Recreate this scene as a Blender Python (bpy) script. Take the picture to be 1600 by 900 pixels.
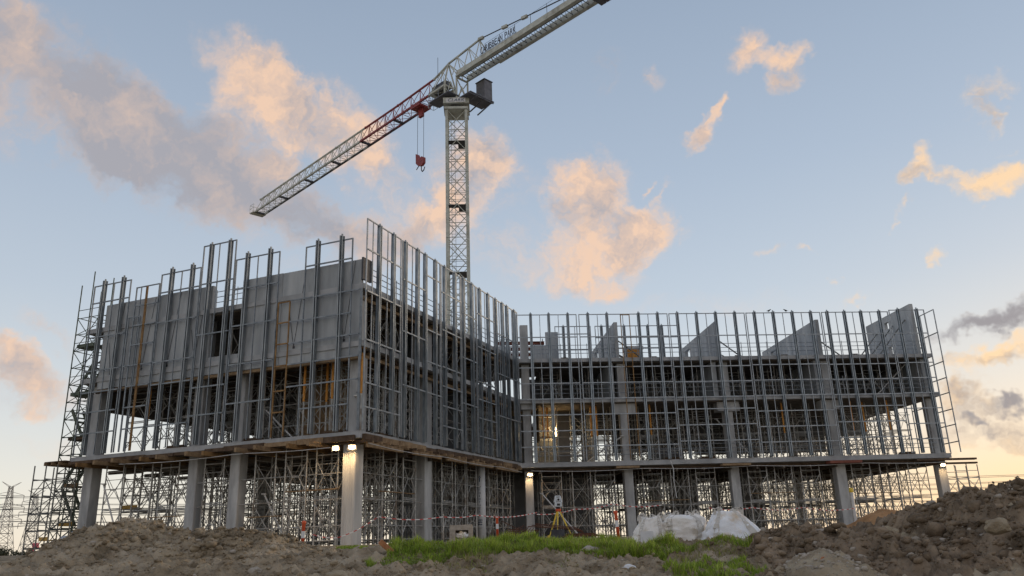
import bpy, bmesh, math, random
import numpy as np
from mathutils import Vector, Matrix, Euler, noise as mnoise

SC = bpy.context.scene
COL = SC.collection
for _o in list(bpy.data.objects):
    bpy.data.objects.remove(_o)
random.seed(7)
R_ = math.radians

# ------------------------------------------------------------------ camera
CAM_Z = -0.2                       # the site pad is z = 0; the photographer stands a little below it
PITCH, ROLL = R_(17.6), R_(-1.8)
fwd = Vector((0, math.cos(PITCH), math.sin(PITCH)))
rgt0 = Vector((1, 0, 0)); up0 = Vector((0, -math.sin(PITCH), math.cos(PITCH)))
rgt = rgt0 * math.cos(ROLL) + up0 * math.sin(ROLL)
upv = up0 * math.cos(ROLL) - rgt0 * math.sin(ROLL)
cd = bpy.data.cameras.new('camera'); cam = bpy.data.objects.new('camera', cd); COL.objects.link(cam)
cd.sensor_width = 36; cd.lens = 1265 / 1600 * 36; cd.clip_start = 0.1; cd.clip_end = 20000
cam.matrix_world = Matrix(((rgt.x, upv.x, -fwd.x, 0), (rgt.y, upv.y, -fwd.y, 0), (rgt.z, upv.z, -fwd.z, CAM_Z), (0, 0, 0, 1)))
SC.camera = cam

# ------------------------------------------------------------------ sky
SUN_AZ, SUN_EL = R_(50), R_(6)     # low sun beyond the right edge of the picture, behind the building
W = bpy.data.worlds.new('World'); SC.world = W; W.use_nodes = True
W.cycles.sampling_method = 'MANUAL'; W.cycles.sample_map_resolution = 256
nt = W.node_tree; nt.nodes.clear(); LK = nt.links.new
def N(t, **k):
    n = nt.nodes.new(t)
    for a, b in k.items(): setattr(n, a, b)
    return n
def M_(op, a, b=None, c=None, clamp=False):
    n = N('ShaderNodeMath', operation=op, use_clamp=clamp)
    for i, v in enumerate((a, b, c)):
        if v is None: continue
        if isinstance(v, (int, float)): n.inputs[i].default_value = v
        else: LK(v, n.inputs[i])
    return n.outputs[0]
def RGBMIX(f, a, b):
    n = N('ShaderNodeMix', data_type='RGBA')
    for i, v in ((0, f), (6, a), (7, b)):
        if isinstance(v, (int, float)): n.inputs[i].default_value = v
        elif isinstance(v, tuple): n.inputs[i].default_value = (*v, 1)
        else: LK(v, n.inputs[i])
    return n.outputs[2]
def SSTEP(v, a, b, lo=0., hi=1.):
    n = N('ShaderNodeMapRange', interpolation_type='SMOOTHSTEP')
    LK(v, n.inputs[0])
    for i, x in ((1, a), (2, b), (3, lo), (4, hi)): n.inputs[i].default_value = x
    return n.outputs[0]
tc = N('ShaderNodeTexCoord'); DIR = tc.outputs['Generated']
def NOISE(vec, scale, detail=6, rough=.55, dist=0., color=False):
    n = N('ShaderNodeTexNoise'); LK(vec, n.inputs['Vector'])
    n.inputs['Scale'].default_value = scale; n.inputs['Detail'].default_value = detail
    n.inputs['Roughness'].default_value = rough; n.inputs['Distortion'].default_value = dist
    return n.outputs['Color' if color else 'Fac']
def VADD(a, b, s):
    m = N('ShaderNodeVectorMath', operation='SUBTRACT'); LK(b, m.inputs[0]); m.inputs[1].default_value = (.5, .5, .5)
    n = N('ShaderNodeVectorMath', operation='MULTIPLY_ADD'); LK(m.outputs[0], n.inputs[0]); n.inputs[1].default_value = (s, s, s); LK(a, n.inputs[2])
    return n.outputs[0]
# clouds: centre azimuth, elevation, half width, half height (degrees), tilt, weight, how much low sun they catch
CLOUDS = [
(-33.51,28.23,5.65,3.92,-25,1.25,0.25),(-35.38,30.4,1.93,1.44,-20,0.7,0.4),(-29.83,27.09,3.18,2.33,-40,0.8,0.4),
(-26.79,28.87,1.66,1.58,0,0.6,0.3),(-25.12,25.49,5.69,2.85,-30,0.75,0.15),(-18.83,23.31,8.61,2.99,-22,0.95,0.22),
(-22.07,25.08,6.32,2.5,-20,0.6,0.15),(-13.28,22.19,5.17,1.98,-20,0.8,0.35),(-19.96,31.58,3.19,1.62,-35,0.9,0.75),
(-17.49,30.23,3.28,1.86,-50,0.8,0.75),(-13.58,28.9,3.18,2.13,-20,1.0,0.85),(-17.78,27.68,4.11,2.1,-30,0.8,0.6),
(-10.58,26.49,2.61,1.74,-40,0.7,0.8),(-17.42,25.88,0.91,0.6,20,0.9,0.9),(-7.61,22.84,3.77,2.14,20,0.8,0.7),
(-2.47,24.86,3.36,3.79,60,1.2,1.0),(-5.2,22.19,4.03,1.43,0,0.6,0.8),(-1.67,27.07,1.79,1.76,0,0.6,1.0),
(-0.88,20.11,1.27,0.54,0,0.35,0.9),(5.67,24.54,2.01,2.44,-60,0.95,0.95),(7.22,22.43,3.56,1.79,-20,0.8,0.85),
(6.58,20.23,4.7,2.25,5,1.1,0.95),(10.21,21.06,2.2,1.78,40,0.7,0.9),(7.55,17.23,2.67,0.81,5,0.6,1.0),
(-31.28,10.59,3.68,1.74,-10,1.0,0.65),(-32.48,11.85,1.64,1.15,0,0.6,0.6),(-30.34,14.01,1.72,0.71,0,0.45,0.4),
(-31.7,8.65,2.63,0.69,0,0.4,0.7),(7.69,31.37,0.95,1.91,-25,0.45,0.5),(11.2,31.02,1.07,0.93,0,0.4,0.5),
(19.06,32.76,1.61,1.2,45,0.7,0.8),(21.55,31.54,1.26,0.8,0,0.75,0.85),(21.37,29.65,0.87,1.22,-20,0.6,0.6),
(14.94,27.42,1.52,0.85,30,0.75,0.9),(16.75,29.21,0.41,0.92,-35,0.5,0.9),(10.65,24.66,0.26,0.61,0,0.6,1),
(11.81,24.23,0.39,1.05,-20,0.6,1),(34.51,24.97,1.47,1.04,20,0.8,0.9),(34.39,23.63,1.31,0.68,-10,0.7,0.9),
(29.18,22.17,1.0,0.79,40,0.7,0.9),(29.96,21.18,1.34,0.55,0,0.5,0.9),(33.33,20.37,2.39,1.0,-3,1.0,1.0),
(34.6,22.12,0.84,0.38,0,0.5,0.8),(27.6,20.05,0.73,0.4,0,0.5,0.9),(27.11,19.32,0.33,0.41,0,0.5,0.9),
(29.09,16.59,0.71,0.4,30,0.7,1),(18.6,18.57,1.15,0.43,10,0.5,0.9),(21.37,18.31,1.12,0.34,0,0.35,0.9),
(23.59,16.57,0.46,0.33,0,0.5,1),(23.99,15.24,0.92,0.33,10,0.5,1),(30.96,12.04,3.71,0.7,3,1.0,0.0),
(33.01,11.98,2.59,0.76,0,0.6,0.0),(31.27,10.03,2.06,0.77,18,1.1,1.0),(28.84,10.17,1.04,0.63,10,0.6,0.8),
(29.16,7.64,1.3,1.01,15,1.0,0.55),(31.57,7.18,1.24,0.53,0,1.0,0.1),(29.79,5.76,4.02,0.99,0,0.95,0.2),
(30.26,4.66,3.63,0.38,0,0.5,0.9),(29.57,6.44,0.61,0.31,0,0.6,0.3),(-4.73,19.04,11.7,1.81,0,0.35,0.7),
(13.79,15.38,12.86,1.1,0,0.25,0.8),(-28.34,6.49,6.96,0.77,0,0.3,0.8)
]
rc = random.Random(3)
for k in range(30):                # unseen clouds round the rest of the sky, many and large to raise ambient light
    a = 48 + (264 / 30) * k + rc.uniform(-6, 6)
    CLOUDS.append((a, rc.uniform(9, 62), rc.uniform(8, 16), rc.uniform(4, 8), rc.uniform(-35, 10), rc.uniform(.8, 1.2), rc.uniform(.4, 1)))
warp = VADD(DIR, NOISE(DIR, 7, 2, .6, color=True), .09)
warp = VADD(warp, NOISE(DIR, 30, 3, .7, color=True), .05)
acc = None; accw = None
for (az, el, rx, ry, tilt, w, wm) in CLOUDS:
    if rx < 2.5: w *= 1.45
    az, el, t = R_(az), R_(el), R_(tilt)
    c = Vector((math.sin(az) * math.cos(el), math.cos(az) * math.cos(el), math.sin(el)))
    ex = Vector((math.cos(az), -math.sin(az), 0)); ey = c.cross(ex) * -1
    if ey.z < 0: ey = -ey
    x2 = ex * math.cos(t) + ey * math.sin(t); y2 = ey * math.cos(t) - ex * math.sin(t); z2 = x2.cross(y2)
    rot = Matrix((x2, y2, z2)).transposed().to_euler()
    mp = N('ShaderNodeMapping', vector_type='TEXTURE'); LK(warp, mp.inputs[0])
    mp.inputs['Location'].default_value = c; mp.inputs['Rotation'].default_value = rot
    mp.inputs['Scale'].default_value = (R_(rx) * 1.45, R_(ry) * 1.45, .5)
    g = N('ShaderNodeTexGradient', gradient_type='SPHERICAL'); LK(mp.outputs[0], g.inputs[0])
    acc = M_('MULTIPLY_ADD', g.outputs['Fac'], w, acc if acc is not None else 0.)
    accw = M_('MULTIPLY_ADD', g.outputs['Fac'], w * wm, accw if accw is not None else 0.)
f1 = NOISE(warp, 9, 5, .6)
f2 = NOISE(warp, 30, 6, .62)
# the same billows sampled a little towards the sun: where they thin out, the cloud is lit
off = N('ShaderNodeVectorMath', operation='ADD'); LK(warp, off.inputs[0]); off.inputs[1].default_value = (.022, .004, .018)
f1b = NOISE(off.outputs[0], 9, 4, .6)
ragged = M_('ADD', M_('MULTIPLY', M_('SUBTRACT', f1, .5), 3.0), M_('MULTIPLY', M_('SUBTRACT', f2, .5), 1.25))
dens = M_('ADD', acc, M_('MULTIPLY', ragged, M_('MINIMUM', M_('MULTIPLY', acc, 1.8), 1.0)))
alpha = SSTEP(dens, .10, 1.30)
alpha = M_('MULTIPLY', alpha, .88)
warmth = M_('DIVIDE', accw, M_('MAXIMUM', acc, .05))
relief = M_('ADD', M_('MULTIPLY', M_('SUBTRACT', f1, f1b), 3.8), M_('MULTIPLY', M_('SUBTRACT', f2, .5), 1.1))
lit = M_('MULTIPLY_ADD', relief, M_('MULTIPLY_ADD', warmth, .85, .28), warmth)
edge = SSTEP(dens, .25, 1.25, .16, -.16)
lit = M_('ADD', lit, edge, clamp=True)
sky = N('ShaderNodeTexSky', sky_type='NISHITA'); sky.sun_disc = False
sky.sun_elevation = SUN_EL; sky.sun_rotation = SUN_AZ; sky.altitude = 60; sky.air_density = 1.0; sky.dust_density = 0.5; sky.ozone_density = 1.6
sep = N('ShaderNodeSeparateXYZ'); LK(DIR, sep.inputs[0])
SKY_K = 0.14
skyc = N('ShaderNodeVectorMath', operation='SCALE'); LK(sky.outputs[0], skyc.inputs[0]); skyc.inputs[3].default_value = SKY_K
# towards the sun the low clouds go golden, away from it they stay peach
sunv = Vector((math.sin(SUN_AZ), math.cos(SUN_AZ), .05)).normalized()
dt = N('ShaderNodeVectorMath', operation='DOT_PRODUCT'); LK(DIR, dt.inputs[0]); dt.inputs[1].default_value = sunv
near = SSTEP(dt.outputs['Value'], .72, .98)
litc = RGBMIX(near, (.71, .485, .34), (.82, .57, .32))
shad = RGBMIX(near, (.30, .29, .315), (.235, .215, .225))
cloudc = RGBMIX(lit, shad, litc)
haze = RGBMIX(near, (.78, .66, .52), (.90, .53, .20))
lowf = M_('POWER', M_('SUBTRACT', 1.0, M_('MAXIMUM', sep.outputs[2], 0.), clamp=True), 9.0)
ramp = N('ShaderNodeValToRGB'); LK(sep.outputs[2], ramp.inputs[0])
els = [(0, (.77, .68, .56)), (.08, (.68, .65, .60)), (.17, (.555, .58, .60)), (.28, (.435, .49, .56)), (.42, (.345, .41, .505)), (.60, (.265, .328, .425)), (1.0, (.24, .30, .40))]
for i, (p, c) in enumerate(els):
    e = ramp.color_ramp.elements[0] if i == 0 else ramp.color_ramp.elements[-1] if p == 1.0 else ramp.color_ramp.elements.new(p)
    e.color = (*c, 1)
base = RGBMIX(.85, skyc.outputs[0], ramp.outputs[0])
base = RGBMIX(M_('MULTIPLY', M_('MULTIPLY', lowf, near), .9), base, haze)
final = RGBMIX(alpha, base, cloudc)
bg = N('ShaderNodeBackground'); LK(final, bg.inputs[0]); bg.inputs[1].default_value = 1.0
ow = N('ShaderNodeOutputWorld'); LK(bg.outputs[0], ow.inputs[0])

# the sun itself is veiled by low cloud: weak, wide and warm
sd = bpy.data.lights.new('sun', 'SUN'); sd.energy = 0.8; sd.angle = R_(12); sd.color = (1, .74, .48)
sun = bpy.data.objects.new('sun', sd); COL.objects.link(sun)
sun.rotation_euler = Vector((math.sin(SUN_AZ) * math.cos(SUN_EL), math.cos(SUN_AZ) * math.cos(SUN_EL), math.sin(SUN_EL))).to_track_quat('Z', 'Y').to_euler()

CY = SC.cycles
CY.use_adaptive_sampling = True; CY.adaptive_threshold = 0.012; CY.adaptive_min_samples = 16
CY.max_bounces = 6; CY.diffuse_bounces = 3; CY.glossy_bounces = 3; CY.transparent_max_bounces = 6; CY.sample_clamp_indirect = 6
CY.use_denoising = True
SC.view_settings.view_transform = 'Standard'; SC.view_settings.look = 'None'
SC.view_settings.exposure = 0.40; SC.view_settings.gamma = 1.0; SC.view_settings.use_curve_mapping = False

# ------------------------------------------------------------------ helpers
def thing(name, label, cat, loc=(0, 0, 0), rz=0., group=None):
    o = bpy.data.objects.new(name, None); COL.objects.link(o); o.location = loc; o.rotation_euler = (0, 0, rz)
    o.empty_display_size = .2
    return tag(o, label, cat, group)
def tag(o, label=None, cat=None, group=None, kind=None):
    for k, v in (('label', label), ('category', cat), ('group', group), ('kind', kind)):
        if v: o[k] = v
    return o
def link(name, me, parent=None, loc=None, rz=None):
    o = bpy.data.objects.new(name, me); COL.objects.link(o)
    if parent is not None: o.parent = parent
    if loc is not None: o.location = loc
    if rz is not None: o.rotation_euler = (0, 0, rz)
    return o
def copy_tree(o, parent=None):
    c = o.copy(); COL.objects.link(c)
    if parent is not None: c.parent = parent
    for ch in o.children: copy_tree(ch, c)
    return c
class MB:
    """collects boxes, bars and tubes into one mesh"""
    def __init__(s): s.v = []; s.f = []
    def hexa(s, p):
        i = len(s.v); s.v += [tuple(q) for q in p]
        s.f += [(i, i+3, i+2, i+1), (i+4, i+5, i+6, i+7), (i, i+1, i+5, i+4), (i+1, i+2, i+6, i+5), (i+2, i+3, i+7, i+6), (i+3, i, i+4, i+7)]
        return s
    def box(s, x0, x1, y0, y1, z0, z1):
        return s.hexa([(x0, y0, z0), (x1, y0, z0), (x1, y1, z0), (x0, y1, z0), (x0, y0, z1), (x1, y0, z1), (x1, y1, z1), (x0, y1, z1)])
    def fbox(s, F, u0, u1, v0, v1, z0, z1):
        P = F.pt
        return s.hexa([P(u0, v0, z0), P(u1, v0, z0), P(u1, v1, z0), P(u0, v1, z0), P(u0, v0, z1), P(u1, v0, z1), P(u1, v1, z1), P(u0, v1, z1)])
    def bar(s, a, b, w, h=None):
        a = Vector(a); b = Vector(b); h = h or w; d = (b - a).normalized()
        t = Vector((0, 0, 1)) if abs(d.z) < .95 else Vector((1, 0, 0))
        x = d.cross(t).normalized() * w / 2; y = x.cross(d).normalized() * h / 2
        return s.hexa([a - x - y, a + x - y, a + x + y, a - x + y, b - x - y, b + x - y, b + x + y, b - x + y])
    def tube(s, a, b, r, n=6, r2=None, cap=True):
        a = Vector(a); b = Vector(b); r2 = r if r2 is None else r2; d = (b - a).normalized()
        t = Vector((0, 0, 1)) if abs(d.z) < .95 else Vector((1, 0, 0))
        x = d.cross(t).normalized(); y = x.cross(d); i = len(s.v)
        for c, rr in ((a, r), (b, r2)):
            for k in range(n):
                q = 2 * math.pi * k / n; s.v.append(tuple(c + x * math.cos(q) * rr + y * math.sin(q) * rr))
        for k in range(n): s.f.append((i + k, i + (k + 1) % n, i + n + (k + 1) % n, i + n + k))
        if cap: s.f.append(tuple(i + k for k in range(n))[::-1]); s.f.append(tuple(i + n + k for k in range(n)))
        return s
    def path(s, pts, r, n=5):
        for a, b in zip(pts, pts[1:]): s.tube(a, b, r, n, cap=True)
        return s
    def prism(s, poly, z0, z1):
        i = len(s.v); n = len(poly)
        s.v += [(p[0], p[1], z0) for p in poly] + [(p[0], p[1], z1) for p in poly]
        s.f.append(tuple(i + k for k in range(n))[::-1]); s.f.append(tuple(i + n + k for k in range(n)))
        for k in range(n): s.f.append((i + k, i + (k + 1) % n, i + n + (k + 1) % n, i + n + k))
        return s
    def lathe(s, prof, n=16, c=(0, 0, 0)):
        i = len(s.v)
        for r, z in prof:
            for k in range(n):
                q = 2 * math.pi * k / n; s.v.append((c[0] + r * math.cos(q), c[1] + r * math.sin(q), c[2] + z))
        for j in range(len(prof) - 1):
            for k in range(n):
                a = i + j * n + k; b = i + j * n + (k + 1) % n; s.f.append((a, b, b + n, a + n))
        s.f.append(tuple(i + k for k in range(n))[::-1]); s.f.append(tuple(i + (len(prof) - 1) * n + k for k in range(n)))
        return s
    def mesh(s, name, m, smooth=False):
        me = bpy.data.meshes.new(name); me.from_pydata(s.v, [], s.f); me.materials.append(m)
        if smooth: me.shade_smooth()
        return me
    def build(s, name, m, parent=None, loc=None, smooth=False):
        return link(name, s.mesh(name, m, smooth), parent, loc)
class Face:
    def __init__(s, p, q):
        s.o = Vector((p[0], p[1])); d = Vector((q[0] - p[0], q[1] - p[1])); s.len = d.length; s.d = d.normalized(); s.n = Vector((-s.d.y, s.d.x))
        s.rz = math.atan2(s.d.y, s.d.x)
    def pt(s, u, v, z): q = s.o + s.d * u + s.n * v; return Vector((q.x, q.y, z))

# ------------------------------------------------------------------ materials
def mat(name, c1, c2=None, rough=.8, metal=0., scale=2.5, detail=6, bump=0., bscale=None, lo=.35, hi=.65, spec=.4, vert=1., c3=None, s3=.6):
    m = bpy.data.materials.new(name); m.use_nodes = True; t = m.node_tree; b = t.nodes['Principled BSDF']
    b.inputs['Roughness'].default_value = rough; b.inputs['Metallic'].default_value = metal
    b.inputs['Specular IOR Level'].default_value = spec if rough < .9 else .15
    g = t.nodes.new('ShaderNodeNewGeometry'); pos = g.outputs['Position']
    if vert != 1.:
        mp = t.nodes.new('ShaderNodeMapping'); mp.inputs['Scale'].default_value = (1, 1, vert); t.links.new(pos, mp.inputs[0]); pos = mp.outputs[0]
    def noise(sc, de=detail, ro=.6):
        n = t.nodes.new('ShaderNodeTexNoise'); t.links.new(pos, n.inputs['Vector']); n.inputs['Scale'].default_value = sc
        n.inputs['Detail'].default_value = de; n.inputs['Roughness'].default_value = ro; return n.outputs['Fac']
    if c2:
        r = t.nodes.new('ShaderNodeValToRGB'); t.links.new(noise(scale), r.inputs[0])
        r.color_ramp.elements[0].position = lo; r.color_ramp.elements[1].position = hi
        r.color_ramp.elements[0].color = (*c1, 1); r.color_ramp.elements[1].color = (*c2, 1); out = r.outputs[0]
        if c3:
            r3 = t.nodes.new('ShaderNodeMapRange'); t.links.new(noise(s3, 4), r3.inputs[0]); r3.inputs[1].default_value = .5; r3.inputs[2].default_value = .68
            mx = t.nodes.new('ShaderNodeMix'); mx.data_type = 'RGBA'; t.links.new(r3.outputs[0], mx.inputs[0]); t.links.new(out, mx.inputs[6]); mx.inputs[7].default_value = (*c3, 1); out = mx.outputs[2]
        t.links.new(out, b.inputs['Base Color'])
    else: b.inputs['Base Color'].default_value = (*c1, 1)
    if bump:
        bp = t.nodes.new('ShaderNodeBump'); bp.inputs['Strength'].default_value = bump; bp.inputs['Distance'].default_value = .03
        t.links.new(noise(bscale or scale * 8, 5), bp.inputs['Height']); t.links.new(bp.outputs[0], b.inputs['Normal'])
    return m
CONC = mat('concrete', (.33, .345, .36), (.45, .46, .47), .85, scale=1.1, bump=.25, bscale=18, c3=(.29, .30, .31), s3=.7)
CONC_P = mat('precast_concrete', (.31, .335, .355), (.47, .495, .51), .8, scale=1.3, detail=9, bump=.2, bscale=25, vert=.22, c3=(.26, .275, .29), s3=.8)
CONC_COL = mat('column_concrete', (.34, .35, .36), (.53, .54, .54), .85, scale=1.8, detail=9, bump=.3, bscale=14, vert=.3, c3=(.30, .30, .30), s3=1.3)
CORNERC = mat('formed_corner_concrete', (.42, .42, .41), (.56, .56, .54), .85, scale=3, bump=.3, bscale=14, vert=.15)
CORE = mat('core_infill_wall', (.14, .145, .15), (.22, .225, .23), .9, scale=.7)
GALV = mat('galvanised_steel', (.19, .225, .255), (.36, .405, .445), .42, .7, scale=5, vert=.3)
GALV_D = mat('dark_galvanised', (.20, .225, .245), (.34, .37, .39), .5, .6, scale=4, vert=.3)  # slightly darker steel for the left face's mullions
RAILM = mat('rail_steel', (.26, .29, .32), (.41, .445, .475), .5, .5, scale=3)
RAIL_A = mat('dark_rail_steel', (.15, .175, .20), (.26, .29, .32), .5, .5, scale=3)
RUST = mat('rusted_primer_steel', (.20, .115, .05), (.34, .21, .09), .75, .2, scale=3)
SCAF = mat('scaffold_tube', (.34, .35, .345), (.55, .55, .53), .55, .35, scale=4, c3=(.25, .21, .17), s3=1.4)
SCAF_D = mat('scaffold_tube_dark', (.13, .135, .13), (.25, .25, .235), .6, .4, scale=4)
SCAF_G = mat('green_scaffold', (.07, .095, .07), (.13, .15, .12), .6, .3, scale=4)
TIMBER = mat('timber', (.19, .125, .07), (.34, .24, .14), .85, scale=4, bump=.2)
TIMBER_D = mat('formwork_timber', (.075, .05, .035), (.14, .10, .07), .9, scale=3)
PLY = mat('form_plywood', (.10, .085, .07), (.17, .145, .12), .85, scale=2)
YPLANK = mat('yellow_plank', (.42, .26, .07), (.60, .40, .13), .8, scale=5)
ORANGE = mat('orange_prop_paint', (.55, .22, .035), (.72, .36, .08), .6, scale=5)
REDSTEEL = mat('red_oxide_steel', (.16, .052, .035), (.25, .085, .055), .7, .1, scale=4)
REBAR = mat('rusty_rebar', (.085, .035, .022), (.16, .07, .04), .85, .2, scale=9)
CRANE = mat('crane_paint', (.40, .42, .37), (.55, .57, .52), .5, scale=2, c3=(.30, .30, .25), s3=1.2)
CRANE_R = mat('crane_red', (.20, .028, .03), (.30, .045, .045), .5, scale=2)
DARK = mat('dark_metal', (.04, .042, .05), (.075, .078, .09), .5, .3, scale=3)
CABINET = mat('cabinet_grey', (.10, .105, .125), (.15, .155, .18), .5, .2, scale=2)
ROPE = mat('wire_rope', (.07, .07, .075), None, .6, .4)
BLUEINK = mat('blue_print', (.03, .06, .12), None, .7)
WHITE = mat('white_plate', (.62, .64, .66), (.72, .73, .74), .6, scale=3)
REDP = mat('red_plastic', (.62, .09, .035), (.72, .13, .05), .5, scale=3)
BAG = mat('woven_bag', (.80, .78, .73), (.90, .895, .88), .85, scale=2.6, bump=.5, bscale=30, c3=(.50, .44, .34), s3=1.6)
BAG2 = mat('woven_bag_blue', (.77, .80, .84), (.88, .90, .92), .85, scale=2.6, bump=.5, bscale=30, c3=(.58, .40, .18), s3=1.1)
YELLOW = mat('yellow_tripod', (.70, .50, .05), (.78, .58, .09), .5, scale=5)
TSBODY = mat('instrument_shell', (.55, .60, .64), (.66, .70, .73), .4, scale=6)
BLACK = mat('black_plastic', (.02, .02, .022), None, .5)
SOIL = mat('soil', (.15, .114, .072), (.40, .325, .225), .95, scale=1.9, detail=10, bump=1., bscale=30, c3=(.44, .37, .275), s3=.7)
SOIL_D = mat('dark_soil', (.10, .073, .048), (.31, .238, .165), .95, scale=1.9, detail=10, bump=.9, bscale=24, c3=(.29, .225, .16), s3=1.1)
SOIL_T = mat('tan_soil', (.26, .21, .145), (.40, .335, .24), .95, scale=2.5, detail=10, bump=.9, bscale=22)
SOIL_O = mat('orange_soil', (.34, .19, .09), (.48, .28, .14), .95, scale=1.6, detail=9, bump=.8, bscale=10)
STONE = mat('stone', (.30, .265, .22), (.46, .41, .35), .9, scale=6, bump=.4)
TARP = mat('geotextile', (.36, .38, .40), (.46, .48, .50), .85, scale=3, bump=.3)
BRICK = mat('brick_red', (.36, .15, .07), (.46, .22, .11), .9, scale=12)
BLUEBOX = mat('blue_container', (.05, .16, .25), (.08, .22, .32), .6, scale=1)
PINK = mat('pink_paint', (.55, .08, .13), (.65, .14, .2), .6, scale=2)
FARTREE = mat('far_foliage', (.045, .05, .035), (.085, .09, .06), .95, scale=.5)
PYLON = mat('pylon_steel', (.30, .29, .27), (.38, .37, .35), .7, .2, scale=.2)
DARKBIRD = mat('bird_plumage', (.02, .02, .022), None, .8)
STEELW = mat('white_pipe', (.55, .56, .56), (.68, .68, .67), .5, scale=4)
def lampmat(name, col, e):
    m = bpy.data.materials.new(name); m.use_nodes = True; b = m.node_tree.nodes['Principled BSDF']
    b.inputs['Base Color'].default_value = (.8, .8, .8, 1); b.inputs['Emission Color'].default_value = (*col, 1); b.inputs['Emission Strength'].default_value = e
    return m
LED = lampmat('lamp_glass', (1, .66, .27), 3.2)
def tapemat():
    m = bpy.data.materials.new('barrier_tape'); m.use_nodes = True; t = m.node_tree; b = t.nodes['Principled BSDF']
    w = t.nodes.new('ShaderNodeTexWave'); w.inputs['Scale'].default_value = 1.9; w.bands_direction = 'DIAGONAL'
    g = t.nodes.new('ShaderNodeNewGeometry'); t.links.new(g.outputs['Position'], w.inputs[0])
    r = t.nodes.new('ShaderNodeValToRGB'); r.color_ramp.interpolation = 'CONSTANT'
    r.color_ramp.elements[0].color = (.55, .06, .05, 1); r.color_ramp.elements[1].color = (.8, .78, .76, 1); r.color_ramp.elements[1].position = .42
    t.links.new(w.outputs[1], r.inputs[0]); t.links.new(r.outputs[0], b.inputs[0]); b.inputs['Roughness'].default_value = .5
    return m
TAPE = tapemat()

# ------------------------------------------------------------------ ground
GY = np.array([-50, 4, 8, 12, 15, 17, 19, 22, 27, 33, 36, 5000.]); GZ = np.array([-1.75, -1.7, -1.25, -.78, -.47, -.30, -.26, -.34, -.34, -.08, 0, 0.])
def hash2(ix, iy, s):
    h = (ix.astype(np.int64) * 374761393 + iy.astype(np.int64) * 668265263 + s * 974634777) & 0xffffffff
    h = ((h ^ (h >> 13)) * 1274126177) & 0xffffffff
    return ((h ^ (h >> 16)) & 0xffffff) / float(0xffffff)
def vnoise(x, y, s=0):
    ix = np.floor(x); iy = np.floor(y); fx = x - ix; fy = y - iy
    fx = fx * fx * fx * (fx * (fx * 6 - 15) + 10); fy = fy * fy * fy * (fy * (fy * 6 - 15) + 10)
    a = hash2(ix, iy, s); b = hash2(ix + 1, iy, s); c = hash2(ix, iy + 1, s); d = hash2(ix + 1, iy + 1, s)
    return (a + (b - a) * fx) * (1 - fy) + (c + (d - c) * fx) * fy - .5
def fbm(x, y, f, oct=5, gain=.55, s=0, ridged=False):
    t = np.zeros_like(x); a = 1.
    for k in range(oct):
        n = vnoise(x * f + 17.3 * k, y * f - 9.1 * k, s + k)
        t += a * ((.5 - np.abs(n) * 2) if ridged else n); f *= 2.03; a *= gain
    return t
def worley(x, y, f, s=0):
    X = x * f; Y = y * f; ix = np.floor(X); iy = np.floor(Y); best = np.full_like(X, 9.)
    for dx in (-1, 0, 1):
        for dy in (-1, 0, 1):
            cx = ix + dx + hash2(ix + dx, iy + dy, s); cy = iy + dy + hash2(ix + dx, iy + dy, s + 50)
            best = np.minimum(best, (X - cx) ** 2 + (Y - cy) ** 2)
    return np.sqrt(best)
def ground_z(x, y):
    x = np.asarray(x, float); y = np.asarray(y, float)
    z = np.interp(y, GY, GZ)
    d = np.maximum(np.hypot(x, y - 52) - 52, 0); fall = np.clip(d / 120, 0, 1)
    z = z * (1 - fall) + fall * -1.3
    z = z - .42 * np.clip((-10.2 - x) / 2.2, 0, 1) * np.clip((30 - y) / 6, 0, 1) * np.clip((y - 8) / 4, 0, 1) - .7 * np.clip((-25.5 - x) / 8, 0, 1) * np.clip((y - 24) / 6, 0, 1) * (1 - fall)
    far = np.clip((np.hypot(x, y) - 250) / 900, 0, 1); z = z - far * 1.2
    for bx_, by_, a_, w_ in ((.3, 18.0, .10, 1.2), (-1.7, 17.6, .07, .7)): z = z + a_ * np.exp(-((x - bx_) ** 2 / (w_ * w_) + (y - by_) ** 2 / .8))
    z = z + .07 * fbm(x, y, .35, 3, s=3) * np.clip((40 - y) / 15, .15, 1)
    return z
def grid_mesh(name, xs, ys, zf, m):
    X, Y = np.meshgrid(xs, ys); Z = zf(X, Y); nx, ny = len(xs), len(ys)
    co = np.stack([X, Y, Z], -1).reshape(-1, 3)
    i = (np.arange(ny - 1)[:, None] * nx + np.arange(nx - 1)[None]).ravel()
    return np_mesh(name, co, np.stack([i, i + 1, i + nx + 1, i + nx], -1), m, True)
def np_mesh(name, co, quads, m, smooth=False):
    me = bpy.data.meshes.new(name); n = quads.shape[1]
    me.vertices.add(len(co)); me.vertices.foreach_set('co', np.ascontiguousarray(co, np.float32).ravel())
    me.loops.add(quads.size); me.loops.foreach_set('vertex_index', quads.astype(np.int32).ravel())
    me.polygons.add(len(quads)); me.polygons.foreach_set('loop_start', np.arange(0, quads.size, n, dtype=np.int32))
    me.update(calc_edges=True); me.validate(); me.materials.append(m)
    if smooth: me.shade_smooth()
    return me
def axis(edges):
    out = []
    for a, b, st in edges: out += list(np.arange(a, b, st))
    return np.array(out + [edges[-1][1]])
xs = axis([(-6000, -600, 600), (-600, -100, 50), (-100, -26, 6), (-26, -16, .5), (-16, -9, .06), (-9, 7, .036), (7, 16, .06), (16, 26, .5), (26, 100, 6), (100, 600, 50), (600, 6000, 600)])
ys = axis([(-400, 0, 40), (0, 10, 1.), (10.5, 16.5, .036), (16.5, 22, .06), (22, 30, .25), (30, 60, 2), (60, 140, 8), (140, 700, 40), (700, 9000, 500)])
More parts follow.
